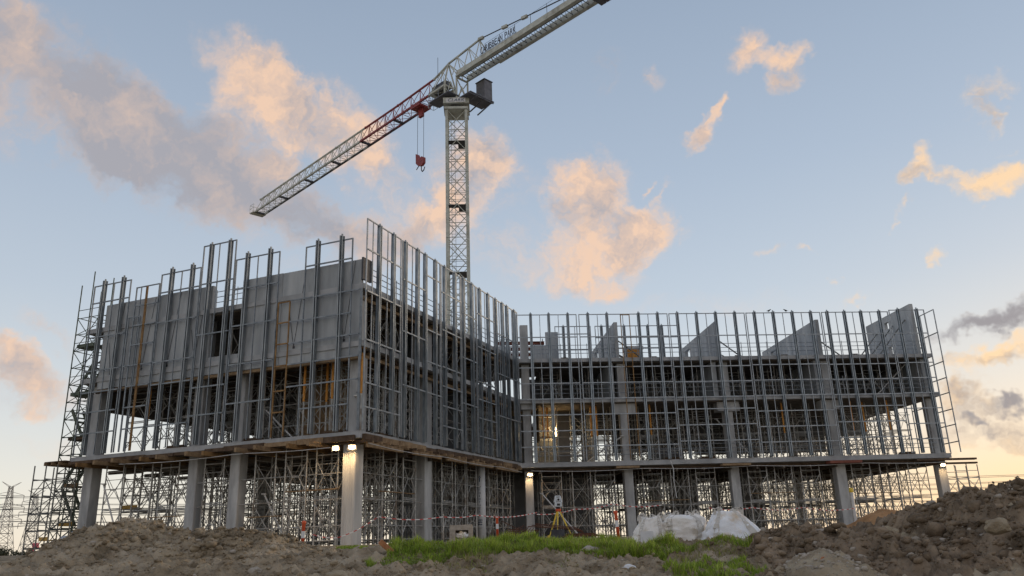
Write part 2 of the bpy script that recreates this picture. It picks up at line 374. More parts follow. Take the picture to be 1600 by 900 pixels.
def soil_detail(x, y, amp=1.):
    lump = np.clip(.55 - worley(x, y, 3.2, 4), 0, 1) * .26 + np.clip(.5 - worley(x, y, 7.5, 9), 0, 1) * .16 + np.clip(.55 - worley(x, y, 1.3, 14), 0, 1) * .22
    return amp * (lump - .12 + .16 * fbm(x, y, .9, 6, .6, s=21))
def ground_full(x, y):
    z = ground_z(x, y)
    near = np.clip((26 - y) / 4, 0, 1) * np.clip((y - 9) / 2, 0, 1) * np.clip((17 - np.abs(x)) / 2, 0, 1)
    return z + soil_detail(x, y) * near * .75
g = link('ground', grid_mesh('ground', xs, ys, ground_full, SOIL)); tag(g, kind='structure')

# heaps: a crest line with its height, and slopes that fall to both sides of it
def heap(name, label, crest, yc, wid, m, x0, x1, step, amp=1., seed=0, back=1.3):
    cx = np.array([c[0] for c in crest]); cz = np.array([c[1] for c in crest])
    def zf(x, y):
        c = np.interp(x, cx, cz); yy = y - (yc + .5 * vnoise(x * .5, x * 0 + seed, seed) + .25 * vnoise(x * 1.7, x * 0, seed + 1))
        w = np.where(yy < 0, wid, wid * back); t = np.abs(yy) / w
        base = ground_z(x, y)
        h = np.maximum(c - base, 0)
        prof = np.clip(1 - np.where(t < .25, t * t * 2, t - .125), -.5, 1)
        z = base + h * prof + soil_detail(x + seed * 3.1, y, amp) * np.clip(h * 3, .15, 1) + .10 * fbm(x, y, .8, 4, s=seed)
        edge = np.clip(np.minimum(x - x0, x1 - x) / .6, 0, 1)
        k = np.clip((h * np.maximum(prof, 0) * edge - .015) / .11, 0, 1); k = k * k * (3 - 2 * k)
        return z - (1 - k) * .5
    xs = np.arange(x0, x1, step); ys = np.arange(yc - wid - .4, yc + wid * back + .4, step)
    o = link(name, grid_mesh(name, xs, ys, zf, m)); tag(o, label, 'soil heap')
    return o, zf
LEFT = [(-16, -1.2), (-12.5, -.9), (-11.6, -.5), (-10.95, -.12), (-10.45, .24), (-9.95, .59), (-9.29, .70), (-8.8, .59), (-8.32, .32), (-7.68, .27), (-6.56, .23), (-5.76, .13), (-5.43, -.05), (-4.2, -.3)]
h1, zf1 = heap('soil_heap', 'brown soil heap with a rounded peak in front of the building\'s left wing', LEFT, 20.5, 2.7, SOIL, -13.5, -4.2, .05, 1., 1, 1.7)
RIGHT = [(3.2, -.7), (3.69, -.52), (4.06, -.36), (4.69, -.17), (5.42, -.13), (6.26, -.26), (6.97, -.40), (7.42, -.22), (7.87, .28), (8.19, .43), (8.8, .40), (8.97, .36), (9.19, .50), (9.71, .66), (10.94, .75), (13, .8)]
h2, zf2 = heap('soil_heap', 'large dark clumpy soil heap filling the lower right corner', RIGHT, 16, 4.2, SOIL_D, 3.2, 12.8, .045, 1.25, 2)
TANH = [(3.3, -.9), (3.6, -.74), (3.88, -.61), (4.28, -.44), (4.56, -.47), (4.91, -.64), (5.5, -.9)]
h3, zf3 = heap('soil_heap', 'small pale tan soil mound at the bottom edge before the dark heap', TANH, 12.6, 1.3, SOIL_T, 3.3, 5.5, .035, .6, 3)
ORH = [(16.9, -.3), (17.4, .0), (18.3, .7), (19.2, .95), (20.2, .85), (21.0, .55), (22.2, .4), (23, -.2)]
h4, zf4 = heap('soil_heap', 'orange-brown sand heap at the foot of the right wing\'s columns', ORH, 44, 3.2, SOIL_O, 16.9, 23, .11, .5, 4)

# loose clods and stones: one mesh
def clods():
    rr = np.random.RandomState(5); V = []; Fq = []; n0 = 0
    phi = (1 + 5 ** .5) / 2
    ico = np.array([(-1, phi, 0), (1, phi, 0), (-1, -phi, 0), (1, -phi, 0), (0, -1, phi), (0, 1, phi), (0, -1, -phi), (0, 1, -phi), (phi, 0, -1), (phi, 0, 1), (-phi, 0, -1), (-phi, 0, 1)]) / 1.9
    tri = np.array([(0, 11, 5), (0, 5, 1), (0, 1, 7), (0, 7, 10), (0, 10, 11), (1, 5, 9), (5, 11, 4), (11, 10, 2), (10, 7, 6), (7, 1, 8), (3, 9, 4), (3, 4, 2), (3, 2, 6), (3, 6, 8), (3, 8, 9), (4, 9, 5), (2, 4, 11), (6, 2, 10), (8, 6, 7), (9, 8, 1)])
    def scatter(zf, n, x0, x1, y0, y1, smin, smax, keep=None):
        nonlocal n0
        x = rr.uniform(x0, x1, n); y = rr.uniform(y0, y1, n); z = zf(x, y); ok = z > ground_z(x, y) - .08
        if keep is not None: ok &= keep(x, y)
        x, y, z = x[ok], y[ok], z[ok]; n = len(x)
        s = smin + (smax - smin) * rr.rand(n) ** 4
        j = ico[None] * (1 + .35 * (rr.rand(n, 12, 1) - .5) * 2) * s[:, None, None] * np.stack([rr.uniform(.7, 1.3, n), rr.uniform(.7, 1.3, n), rr.uniform(.5, .9, n)], -1)[:, None]
        a = rr.uniform(0, 6.28, n); c, sn = np.cos(a)[:, None], np.sin(a)[:, None]
        p = np.stack([j[..., 0] * c - j[..., 1] * sn + x[:, None], j[..., 0] * sn + j[..., 1] * c + y[:, None], j[..., 2] + (z + s * .15)[:, None]], -1)
        V.append(p.reshape(-1, 3)); Fq.append((tri[None] + (np.arange(n) * 12)[:, None, None]).reshape(-1, 3) + n0); n0 += n * 12
    def done(name, label, m):
        nonlocal n0
        o = link(name, np_mesh(name, np.concatenate(V), np.concatenate(Fq), m)); tag(o, label, 'soil', kind='stuff'); V.clear(); Fq.clear(); n0 = 0
    grassy = lambda x, y: ~((x > -3.2) & (x < 3.6) & (y > 15.6))
    scatter(zf1, 6500, -13, -4.4, 17.6, 23, .012, .09); scatter(zf1, 160, -12, -4.6, 17.5, 22, .06, .17)
    scatter(ground_full, 5200, -11, 7, 12, 20, .01, .07, grassy); scatter(ground_full, 14000, -9, 5, 11.5, 17, .006, .03, grassy); scatter(zf1, 8000, -12, -4.4, 17.8, 22, .008, .03)
    done('soil_clods', 'loose brown clods strewn over the left soil heap and foreground', SOIL)
    scatter(zf2, 12000, 3.5, 12, 11.6, 17, .008, .03); scatter(zf2, 7500, 3.5, 12, 12, 18, .012, .10); scatter(zf2, 240, 4, 12, 12.4, 17, .06, .2)
    done('soil_clods', 'loose dark clods strewn over the right soil heap', SOIL_D)
    scatter(zf3, 700, 3.4, 5.4, 11.4, 13.6, .01, .05); scatter(zf2, 420, 3.5, 12, 12, 18, .02, .10); scatter(zf1, 260, -13, -4.4, 17.8, 23, .02, .09); scatter(ground_full, 420, -9, 7, 12, 19, .015, .06, grassy)
    done('stones', 'pale stones and pebbles among the soil in the foreground', STONE)
clods()

# ------------------------------------------------------------------ the building
LP, NP_, IP, EP = (-23.54, 44.48), (-7.27, 37.77), (.30, 56.0), (30.72, 58.51)
A = Face(LP, NP_); B = Face(NP_, IP); C = Face(IP, EP)
Z1, Z2, ZR = 5.08, 9.40, 12.30                       # tops of the two suspended floors and the roof
S1, S2, SR = 4.76, 9.14, 12.04                       # their undersides
bld = thing('unfinished_building', 'unfinished three-storey concrete building with bare steel facade frames', 'building', (0, 0, 0))
def P2(v): return (v.x, v.y)
foot = [P2(A.pt(-1.0, .0, 0)), P2(A.pt(17.6, 0, 0)), IP, EP, P2(C.pt(30.52, 18, 0)), P2(C.pt(2, 18, 0)), P2(A.pt(17.2, 25, 0)), P2(A.pt(-1.0, 25, 0))]
MB().prism(foot, S1, Z1).build('floor_slab', CONC, bld)
MB().prism(foot, S2, Z2).build('floor_slab', CONC, bld)
MB().prism(foot, SR, ZR).build('roof_slab', CONC, bld)
inner = [P2(A.pt(-.8, .25, 0)), P2(A.pt(17.35, .25, 0)), P2(C.pt(.1, .3, 0)), P2(C.pt(30.3, .3, 0)), P2(C.pt(30.3, 17.7, 0)), P2(C.pt(2.2, 17.7, 0)), P2(A.pt(17.0, 24.8, 0)), P2(A.pt(-.8, 24.8, 0))]
for zz in (S1, S2, SR): MB().prism(inner, zz - .07, zz - .003).build('soffit_form', PLY, bld)
# columns, storey by storey
def column(F, u, v, s, z0, z1, m=CONC_COL, s2=None):
    s2 = s2 or s; ch = .03
    h, k = s / 2, s2 / 2
    poly = [F.pt(u + a, v + b, 0) for a, b in ((-h + ch, -k), (h - ch, -k), (h, -k + ch), (h, k - ch), (h - ch, k), (-h + ch, k), (-h, k - ch), (-h, -k + ch))]
    return MB().prism([P2(p) for p in poly], z0, z1).build('column', m, bld)
for (F, u, v, s) in [(A, -.35, 1.0, .66), (A, 7.05, 1.0, .60), (A, 9.8, 1.0, .62), (B, 7.7, 1.0, .8),
                     (C, .5, .8, .56), (C, 7.4, .85, .62), (C, 14.92, .85, .62), (C, 22.55, .85, .70), (C, 30.05, .9, .62)]:
    column(F, u, v, s, -.3, S1); column(F, u, v, s, Z1, S2)
    if F is not A or u > 5: column(F, u, v, s, Z2, SR)
column(C, .5, .8, .56, ZR, 14.9)
for u in (5.6, 11.4):
    for v in (8.2, 16.2, 23.8): column(A, u, v, .6, -.1, S1, CONC); column(A, u, v, .6, Z1, S2, CONC)
for u in (3.6, 7.4, 11.2, 14.9, 18.7, 22.5, 26.3, 30.0):
    for v in (8.6, 17.0):
        if v > 10 or u in (3.6, 11.2, 18.7, 26.3): column(C, u, v, .62, -.1, S1, CONC)
        if v > 10: column(C, u, v, .62, Z1, S2, CONC)
# the fluted corner column under the lamps
for (uu, vv) in ((16.78, .75),):
    poly = []
    for e, (ax, ay, bx_, by_) in enumerate(((-1, -1, 1, -1), (1, -1, 1, 1), (1, 1, -1, 1), (-1, 1, -1, -1))):
        for k in range(12):                                     # twelve shallow flutes to a side
            f = k / 12; dp = .36 if k % 2 else .335; q = ((ax + (bx_ - ax) * f) * (dp if ax == bx_ else .345), (ay + (by_ - ay) * f) * (dp if ay == by_ else .345))
            p = A.pt(uu + q[0], vv + q[1], 0); poly.append((p.x, p.y))
    MB().prism(poly, -.3, S1).build('corner_pier', CORNERC, bld)
column(A, 16.95, .75, .62, Z1, 8.85)
column(A, 16.95, .75, .5, Z2, SR)
# round column in its printed cardboard form
rc_ = B.pt(14.95, .85, 0); tubeo = MB().lathe([(.27, -.3), (.27, 4.70)], 24, (rc_.x, rc_.y, 0)).build('form_tube', WHITE, bld, smooth=False)
tubeo.data.shade_smooth()
def text_mesh(s, size, depth, m, shear=0.):
    c = bpy.data.curves.new('t', 'FONT'); c.body = s; c.size = size; c.extrude = depth / 2; c.shear = shear; c.align_x = 'LEFT'; c.space_character = 1.05
    o = bpy.data.objects.new('t', c); COL.objects.link(o); dg = bpy.context.evaluated_depsgraph_get()
    me = bpy.data.meshes.new_from_object(o.evaluated_get(dg)); bpy.data.objects.remove(o); bpy.data.curves.remove(c)
    me.materials.clear(); me.materials.append(m); return me
def wrap_on_tube(me, z, width0):
    # bend flat lettering round the tube, facing the street
    a0 = math.atan2(-rc_.y, -rc_.x) - .35
    for v in me.vertices:
        x, y, d = v.co; q = a0 + (x - width0 / 2) / .27; r = .274 + max(d, 0)
        v.co = (rc_.x + r * math.cos(q), rc_.y + r * math.sin(q), z + y)
    return me
lh = .135
for k, ch in enumerate('FORMTUBE'):
    me = text_mesh(ch, lh * 1.25, .004, BLUEINK); link('letter', wrap_on_tube(me, 3.05 - k * .185, lh), tubeo)
ar = MB().hexa([(.06, 0, 0), (.12, 0, 0), (.12, .26, 0), (.06, .26, 0), (.06, 0, .004), (.12, 0, .004), (.12, .26, .004), (.06, .26, .004)])
ar.v += [(0, .24, 0), (.18, .24, 0), (.09, .40, 0), (0, .24, .004), (.18, .24, .004), (.09, .40, .004)]; ar.f += [(8, 10, 9), (11, 12, 13), (8, 9, 12, 11), (9, 10, 13, 12), (10, 8, 11, 13)]
link('printed_arrow', wrap_on_tube(ar.mesh('printed_arrow', BLUEINK), 3.6, .18), tubeo)
for k in range(3):                                    # three short printed lines, too small to read in the picture
    mb = MB()
    for j in range(3 if k else 4):
        w = .075 if k else .055; x = j * (w + .02); mb.hexa([(x, 0, 0), (x + w, 0, 0), (x + w, .07, 0), (x, .07, 0), (x, 0, .004), (x + w, 0, .004), (x + w, .07, .004), (x, .07, .004)])
    link('printed_line', wrap_on_tube(mb.mesh('printed_line', BLUEINK), 1.28 - k * .13, .28), tubeo)
# corbel heads and spandrels of the right wing
for u in (7.4, 14.92, 22.55):
    MB().fbox(C, u - .8, u + .8, .42, 1.25, 8.42, S2).build('corbel', CONC_COL, bld)
    MB().fbox(C, u - .95, u - .62, .38, 7.0, Z2, SR).build('cross_wall', CONC_P, bld)
MB().fbox(C, 29.75, 30.1, .38, 8.0, Z2, SR).build('cross_wall', CONC_P, bld)
MB().fbox(C, 30.30, 30.48, 1.3, 6.5, Z2, SR).build('end_wall', CONC_P, bld)
MB().fbox(C, .1, .9, .25, 1.15, 8.75, S2).build('corbel', CONC_COL, bld)
# dark core behind the inner corner, plus walls added to block sky gaps
MB().fbox(C, -3.5, 5.6, 4.6, 4.9, 0.02, S1).build('core_infill_wall', CORE, bld)
MB().fbox(B, 10.5, 19.4, 4.0, 4.3, .02, S1).build('core_infill_wall', CORE, bld)  # added, like the two above it, to shut out bright sky
MB().fbox(B, 9.5, 19.4, 5.6, 5.9, Z1, S2).build('core_infill_wall', CORE, bld)
MB().fbox(B, 1.0, 19.4, 6.6, 6.9, Z2, SR).build('core_infill_wall', CORE, bld)
MB().fbox(C, 12.2, 14.4, 8.0, 8.3, 0.02, S1).build('core_infill_wall', CORE, bld)
MB().fbox(C, 16.5, 18.2, 6.0, 6.3, 0.02, S1).build('core_infill_wall', CORE, bld)
MB().fbox(C, -3.5, 1.3, 5.2, 5.5, Z1, S2).build('core_infill_wall', CORE, bld)  # added across the sky gap on the first floor
MB().fbox(A, 11.8, 14.6, 3.2, 3.25, Z1, S2 - .1).build('warm_lit_form_panel', TIMBER, bld)  # added ply sheet whose brown paints in the warm-lit zone here
MB().fbox(C, 1.4, 3.9, 3.6, 3.9, Z1, S2).build('core_infill_wall', CORE, bld)
MB().fbox(A, 11.3, 14.2, 16.5, 16.8, 0.02, S1).build('core_infill_wall', CORE, bld)
MB().fbox(A, 5.8, 16.8, 12.6, 12.9, Z1, S2).build('core_infill_wall', CORE, bld)  # added to darken the see-through left wing
MB().fbox(C, 17.5, 29.6, 17.3, 17.6, Z1 + 2.0, S2).build('shade_beam', CORE, bld)  # added dark strips stand in for the shade of a deep soffit
MB().fbox(C, 23.4, 29.7, 9.6, 9.9, Z1 + 2.5, S2).build('shade_beam', CORE, bld)
MB().fbox(C, 9.0, 14.0, 9.6, 9.9, Z1 + 2.3, S2).build('shade_beam', CORE, bld)
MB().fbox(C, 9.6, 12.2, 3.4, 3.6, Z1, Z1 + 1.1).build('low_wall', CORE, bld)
MB().fbox(A, -.72, -.5, 1.8, 24.4, 7.75, S2 - .075).build('shade_beam', PLY, bld)  # added so the upper part of the left bay reads dark
MB().fbox(A, 1.0, 5.4, 10.0, 10.3, 7.6, S2 - .075).build('shade_beam', PLY, bld)
MB().fbox(C, 9.0, 24.0, 13.0, 13.3, Z1 + 1.9, S2).build('core_infill_wall', CORE, bld)  # added dark band above the low sky patches
MB().fbox(C, .9, 29.6, 6.2, 6.5, Z2, SR).build('core_infill_wall', CORE, bld)
MB().fbox(A, 1.0, 17.0, 9.0, 9.3, Z2, SR).build('core_infill_wall', CORE, bld)
# precast wall panels on the left face, each leaf a panel of its own, 12 mm joints
for (u0, u1, z0, z1) in [(.25, 4.34, 8.72, 13.6), (4.365, 8.03, 8.72, 13.62), (8.055, 10.02, 8.72, 9.64), (10.045, 12.62, 8.72, 13.6), (12.645, 17.42, 8.72, 13.58)]:
    p = MB().fbox(A, u0, u1, .06, .24, z0, z1).build('precast_panel', CONC_P, bld)
    for uu in ((u0 + .9, u1 - .9) if u1 - u0 > 3 else ()):
        MB().fbox(A, uu - .06, uu + .06, .035, .06, z0 + .75, z0 + .87).build('lifting_insert', DARK, p)
        MB().tube(A.pt(uu, .03, z0 + .85), A.pt(uu + .55, .03, z1 - .05), .012, 4).build('lifting_cable', DARK, p)
        MB().tube(A.pt(uu, .028, z0 + .85), A.pt(uu - .35, .028, z0 + 2.6), .012, 4).build('lifting_cable', DARK, p)
MB().fbox(A, 17.46, 17.56, -.02, .75, 12.5, 13.65).build('edge_form', DARK, bld)
MB().fbox(A, .25, 17.4, .10, .32, 8.55, 8.70).build('timber_ledger', TIMBER, bld)
MB().fbox(A, .3, 4.6, -.02, .08, 8.47, 8.56).build('timber_ledger', TIMBER_D, bld)
# walls standing on the roof of the right wing, each with a lintel over its opening
def roof_wall(u, v1, top, t=.26):
    MB().fbox(C, u - t, u, .32, v1, ZR, top).build('roof_wall', CONC_P, bld)
    MB().fbox(C, u - t, u, v1, v1 + 1.6, top - .42, top).build('lintel', CONC_P, bld)
    MB().fbox(C, u - t, u, v1 + 1.6, v1 + 3.4, ZR, top).build('roof_wall', CONC_P, bld)
roof_wall(7.30, 7.0, 15.0); roof_wall(14.80, 6.7, 15.0); roof_wall(22.42, 7.6, 15.05)
mb = MB()
for (v0, v1, z0, z1) in [(.32, 3.55, ZR, 16.2), (3.55, 4.15, ZR, 13.1), (3.55, 4.15, 13.75, 15.15), (3.55, 4.15, 15.7, 16.2), (4.15, 7.0, ZR, 16.2)]: mb.fbox(C, 29.66, 29.92, v0, v1, z0, z1)
mb.build('roof_wall', CONC_P, bld)
MB().fbox(C, 23.1, 23.35, 9.0, 12.5, ZR, 15.4).build('roof_wall', CONC_P, bld)
MB().fbox(C, 2.3, 3.25, 2.6, 2.8, ZR, 14.9).build('roof_wall', CONC_P, bld)
MB().fbox(C, 1.35, 2.29, 2.6, 2.8, ZR, 13.9).build('roof_wall', CONC_P, bld)
MB().fbox(C, -3.6, -.2, 4.0, 4.2, ZR, 14.2).build('roof_wall', CONC_P, bld)
# raking props that hold these walls
def rake(p, q, r=.05): MB().tube(p, q, r, 6).build('raking_prop', SCAF_D, bld)
for u in (7.30, 14.80, 22.42):
    rake(C.pt(u + .02, 1.6, 14.1), C.pt(u + 2.3, 1.6, ZR)); rake(C.pt(u + .02, 4.4, 14.1), C.pt(u + 2.3, 4.4, ZR)); rake(C.pt(u + .02, 1.6, 13.0), C.pt(u + 1.2, 1.6, ZR), .04)
for v in (1.2, 3.0, 5.4): rake(C.pt(29.64, v, 15.2), C.pt(27.0, v, ZR))

# ------------------------------------------------------------------ steel facade frames
def hm_mesh(h, m=GALV):                                # heavy mullion: two channels back to back with a gap
    mb = MB()
    for s in (-1, 1):
        mb.box(s * .066 - .028, s * .066 + .028, -.20, -.18, 0, h)          # front flange
        mb.box(s * .041 - .007, s * .041 + .007, -.18, -.02, 0, h)          # web
        mb.box(s * .066 - .028, s * .066 + .028, -.02, 0, 0, h)             # back flange
    mb.box(-.034, .034, -.06, -.05, 0, h)
    mb.box(-.03, .03, -.14, -.06, h, h + .10)
    return mb.mesh('mullion', m)
HM = {}
def frame(F, u0, u1, z1, heavy=(), thin=(), rails=(), z0=5.12, over=.0, m=RAILM, off=0.):
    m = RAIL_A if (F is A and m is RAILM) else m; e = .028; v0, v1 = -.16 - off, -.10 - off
    mb = MB()
    mb.fbox(F, u0, u0 + 2 * e, v0, v1, z0, z1); mb.fbox(F, u1 - 2 * e, u1, v0, v1, z0, z1)
    mb.fbox(F, u0 + 2 * e, u1 - 2 * e, v0, v1, z1 - 2 * e, z1)
    fo = mb.build('facade_frame', m, bld)
    for u in heavy:
        h = round(z1 + over - z0, 2); k = (h, m.name)
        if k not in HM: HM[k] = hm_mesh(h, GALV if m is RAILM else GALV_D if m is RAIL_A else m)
        p = F.pt(u, -.04 - off, z0); link('mullion', HM[k], fo, p, F.rz)
    for t in thin:
        u, za, zb = t if isinstance(t, tuple) else (t, z0, z1)
        MB().fbox(F, u - .022, u + .022, v0 + .005, v1 - .005, za, zb - 2 * e).build('upright_bar', m, fo)
    for t in rails:
        z, ua, ub = t if isinstance(t, tuple) else (t, u0 + 2 * e, u1 - 2 * e)
        MB().fbox(F, ua, ub, v0 - .055, v0 - .003, z - .035, z + .035).build('rail', m, fo)
    return fo
# left face: stepped tops
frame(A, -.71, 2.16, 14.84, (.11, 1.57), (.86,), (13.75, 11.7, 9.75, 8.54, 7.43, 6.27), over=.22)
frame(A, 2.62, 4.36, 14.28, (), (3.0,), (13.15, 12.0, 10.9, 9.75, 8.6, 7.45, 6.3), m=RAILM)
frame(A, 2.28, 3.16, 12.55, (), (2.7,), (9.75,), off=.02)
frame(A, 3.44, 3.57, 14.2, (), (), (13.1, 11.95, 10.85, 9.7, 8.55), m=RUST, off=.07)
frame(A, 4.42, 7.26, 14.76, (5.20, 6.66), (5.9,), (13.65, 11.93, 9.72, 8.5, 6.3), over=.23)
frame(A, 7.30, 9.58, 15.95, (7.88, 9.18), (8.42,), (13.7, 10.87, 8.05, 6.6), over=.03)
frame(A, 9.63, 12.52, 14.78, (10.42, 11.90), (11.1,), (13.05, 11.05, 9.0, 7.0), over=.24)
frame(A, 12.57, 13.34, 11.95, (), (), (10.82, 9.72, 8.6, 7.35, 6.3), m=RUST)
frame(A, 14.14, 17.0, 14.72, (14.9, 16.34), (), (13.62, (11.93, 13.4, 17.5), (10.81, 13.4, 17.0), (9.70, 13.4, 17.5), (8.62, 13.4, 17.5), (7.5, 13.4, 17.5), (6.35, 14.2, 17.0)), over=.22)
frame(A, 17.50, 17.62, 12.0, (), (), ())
# face that runs back to the inner corner
frame(B, -.02, 3.32, 15.70, (1.15, 2.52), (.55, 1.96), (14.03, 11.87, 9.43, 7.34, 6.18))
frame(B, 3.44, 7.74, 15.68, (3.74, 5.07, 5.95, 7.13), (4.52,), ((13.47, 3.5, 5.9), (10.63, 3.5, 5.9), (7.79, 3.5, 7.7), (14.45, 5.9, 7.7), (11.3, 5.9, 7.7), (9.5, 5.9, 7.7)))
frame(B, 7.84, 10.36, 15.66, (8.28, 9.58), (), (13.95, 11.7, 9.54, 8.44, 7.32, 6.21))
frame(B, 10.44, 12.52, 15.64, (10.72, 11.95), (), (13.37, 10.6, 7.84))
frame(B, 12.62, 15.32, 15.62, (13.1, 14.38), (13.9,), (13.85, 11.7, 9.49, 8.39, 7.24, 6.13))
frame(B, 15.40, 19.40, 15.60, (15.6, 16.72, 17.52, 18.8), (16.2, 18.4), (13.23, 10.53, 7.76))
# right wing
RA = (13.8, 11.6, 10.48, 9.38, 8.27, 7.18, 6.1); RB = (13.8, 11.55, 10.45, 9.35, 8.5, 7.4, 6.3)
def thin_mid(us): return [((a + b) / 2, 9.4, 15.5) if i % 3 == 1 else ((a + b) / 2, 5.12, 15.5) for i, (a, b) in enumerate(zip(us, us[1:]))]
cm = [.95, 2.25, 3.63, 5.09, 6.48, 8.80, 10.2, 11.66, 13.08, 14.51, 15.94, 17.42, 18.84, 20.28, 21.68, 22.94, 24.25, 25.52, 26.92, 28.40, 29.85]
for i, (a, b) in enumerate([(-.1, 4.28), (4.42, 10.95), (11.03, 16.70), (16.78, 22.42), (22.50, 27.62), (27.70, 30.45)]):
    us = [u for u in cm if a < u < b]
    frame(C, a, b, 15.5 if i < 5 else 15.62, us, thin_mid(us), RB if i in (2, 4) else RA, over=.06)
frame(C, 7.45, 8.15, 15.45, (), (), (11.6,), m=RUST)
# light inner frames on the roof edge behind
frame(C, 2.9, 5.6, 15.12, (3.55,), (4.4,), (14.5, 13.3), z0=ZR, off=-1.9)
frame(C, 5.9, 12.2, 15.12, (6.4, 8.1, 9.9, 10.95), (7.2, 9.0), (14.2, 13.4), z0=ZR, off=-1.9)
# return frame beyond the right end
D = Face(P2(C.pt(31.2, -.1, 0)), P2(C.pt(31.2, 10, 0)))
frame(D, 0, 1.9, 15.66, (), (1.2,), (13.9, 11.7, 10.5, 9.4, 8.2, 7.1, 5.9), off=-.1)
frame(D, 2.0, 5.2, 14.9, (), (3.6,), (13.3, 11.0, 8.8, 6.6), off=-.1)

# ------------------------------------------------------------------ tower crane behind the building
CX, CY_ = -4.85, 70.0
crane = thing('tower_crane', 'tall tower crane with grey mast and part-red jib behind the building', 'crane', (0, 0, 0))
DJ = Vector((math.cos(R_(134.9)), math.sin(R_(134.9)), 0)); PJ = Vector((-DJ.y, DJ.x, 0))
def J(s, o, z): return Vector((CX, CY_, 0)) + DJ * s + PJ * o + Vector((0, 0, z))
def mast_meshes(h=6.6, w=.93):
    legs = MB().box(-.13, .13, -.13, .13, 0, h - .04).mesh('mast_leg', CRANE)
    br = MB(); n = 3; ph = h / n
    c = [(-w, -w), (w, -w), (w, w), (-w, w)]
    for k in range(n):
        za, zb = k * ph, (k + 1) * ph
        for i in range(4):
            a, b = c[i], c[(i + 1) % 4]
            br.tube((*a, za + .05), (*b, za + .05), .035, 5); br.tube((*a, za + .05), (*b, zb), .04, 5); br.tube((*b, za + .05), (*a, zb), .04, 5)
            br.tube((*a, za + ph / 2), (*b, za + ph / 2), .02, 4)
    lad = MB()
    for x in (-.55, -.2): lad.tube((x, .15, 0), (x, .15, h), .02, 4)
    for k in range(int(h / .3)): lad.tube((-.55, .15, k * .3 + .1), (-.2, .15, k * .3 + .1), .012, 4)
    for k in range(6):
        pts = [(-.375 + .36 * math.cos(q), .15 - .36 * math.sin(q), k * 1.1 + .4) for q in [math.pi * i / 6 for i in range(7)]]; lad.path(pts, .012, 4)
    pf = MB().box(-.85, .85, -.85, -.1, 0, .05).box(.1, .85, -.1, .85, 0, .05)
    for p, q in (((-.8, -.8), (.8, -.8)), ((.8, -.8), (.8, .8))):
        pf.tube((*p, .55), (*q, .55), .018, 4); pf.tube((*p, 1.05), (*q, 1.05), .018, 4)
    return legs, br.mesh('bracing', CRANE), lad.mesh('ladder', RAILM), pf.mesh('platform', DARK), c
lg, brm, ldm, pfm, cs = mast_meshes()
for k in range(6):
    z = k * 6.6 + .3
    sec = link('mast_section', brm, crane, (CX, CY_, z), .03)
    for (x, y) in cs: link('mast_leg', lg, sec, (x, y, 0))
    link('ladder', ldm, sec); link('platform', pfm, sec, (0, 0, 3.3))
MB().box(-2.2, 2.2, -2.2, 2.2, -.2, .3).build('base_block', CONC, crane, (CX, CY_, 0))
# slewing ring, sign plate, platforms
ZB = 43.4
hd = MB().box(-1.15, 1.15, -1.15, 1.15, 39.9, 40.15).box(-1.25, 1.25, -1.25, 1.25, 40.45, 41.05)
hd.v = [(x * math.cos(.03) - y * math.sin(.03) + CX, x * math.sin(.03) + y * math.cos(.03) + CY_, z) for x, y, z in hd.v]
ring = hd.build('slewing_frame', CRANE, crane)
MB().lathe([(.95, 40.15), (.95, 40.45)], 24, (CX, CY_, 0)).build('slewing_ring', DARK, ring)
pl = MB().box(-.95, .95, -1.30, -1.262, 40.52, 40.98).build('sign_plate', WHITE, ring, (CX, CY_, 0))
me = text_mesh('CLARK', .44, .01, BLUEINK, .3)
for v in me.vertices: x, y, d = v.co; v.co = (x * 1.12 - .80, -1.305 - d, 40.60 + y)
link('sign_lettering', me, pl)
def slab_j(mb, s0, s1, o0, o1, z0, z1):
    return mb.hexa([J(s0, o0, z0), J(s1, o0, z0), J(s1, o1, z0), J(s0, o1, z0), J(s0, o0, z1), J(s1, o0, z1), J(s1, o1, z1), J(s0, o1, z1)])
plat = slab_j(MB(), -1.0, 2.0, .5, 1.9, 41.27, 41.36).build('service_platform', CABINET, crane)
gr = MB()
for (a, b) in (((-1.0, 1.9), (2.0, 1.9)), ((2.0, 1.9), (2.0, .5))):
    for z in (41.9, 42.4): gr.tube(J(*a, z), J(*b, z), .02, 4)
for (s, o) in ((-1.0, 1.9), (.5, 1.9), (2.0, 1.9), (2.0, 1.2)): gr.tube(J(s, o, 41.38), J(s, o, 42.4), .02, 4)
gr.build('guard_rail', RAILM, plat)
pm = MB(); slab_j(pm, -2.7, -.9, -2.5, .6, 41.0, 41.1)
for o in (-2.2, -1.2, -.2): pm.bar(J(-2.7, o, 40.9), J(-.6, o, 40.4), .10)
pm.bar(J(-2.6, -2.5, 40.92), J(-2.6, .6, 40.92), .10)
plat2 = pm.build('cabinet_platform', CABINET, crane)
cb = MB(); slab_j(cb, -2.55, -1.35, -2.4, -1.4, 41.12, 43.25)
cab = cb.build('control_cabinet', CABINET, plat2)
cd_ = MB()
for k in range(4): s = -2.5 + k * .36; cd_.bar(J(s, -2.42, 41.15), J(s, -2.42, 43.2), .05)
slab_j(cd_, -2.62, -1.28, -2.47, -1.33, 43.25, 43.32)
cd_.build('cabinet_ribs', DARK, cab)
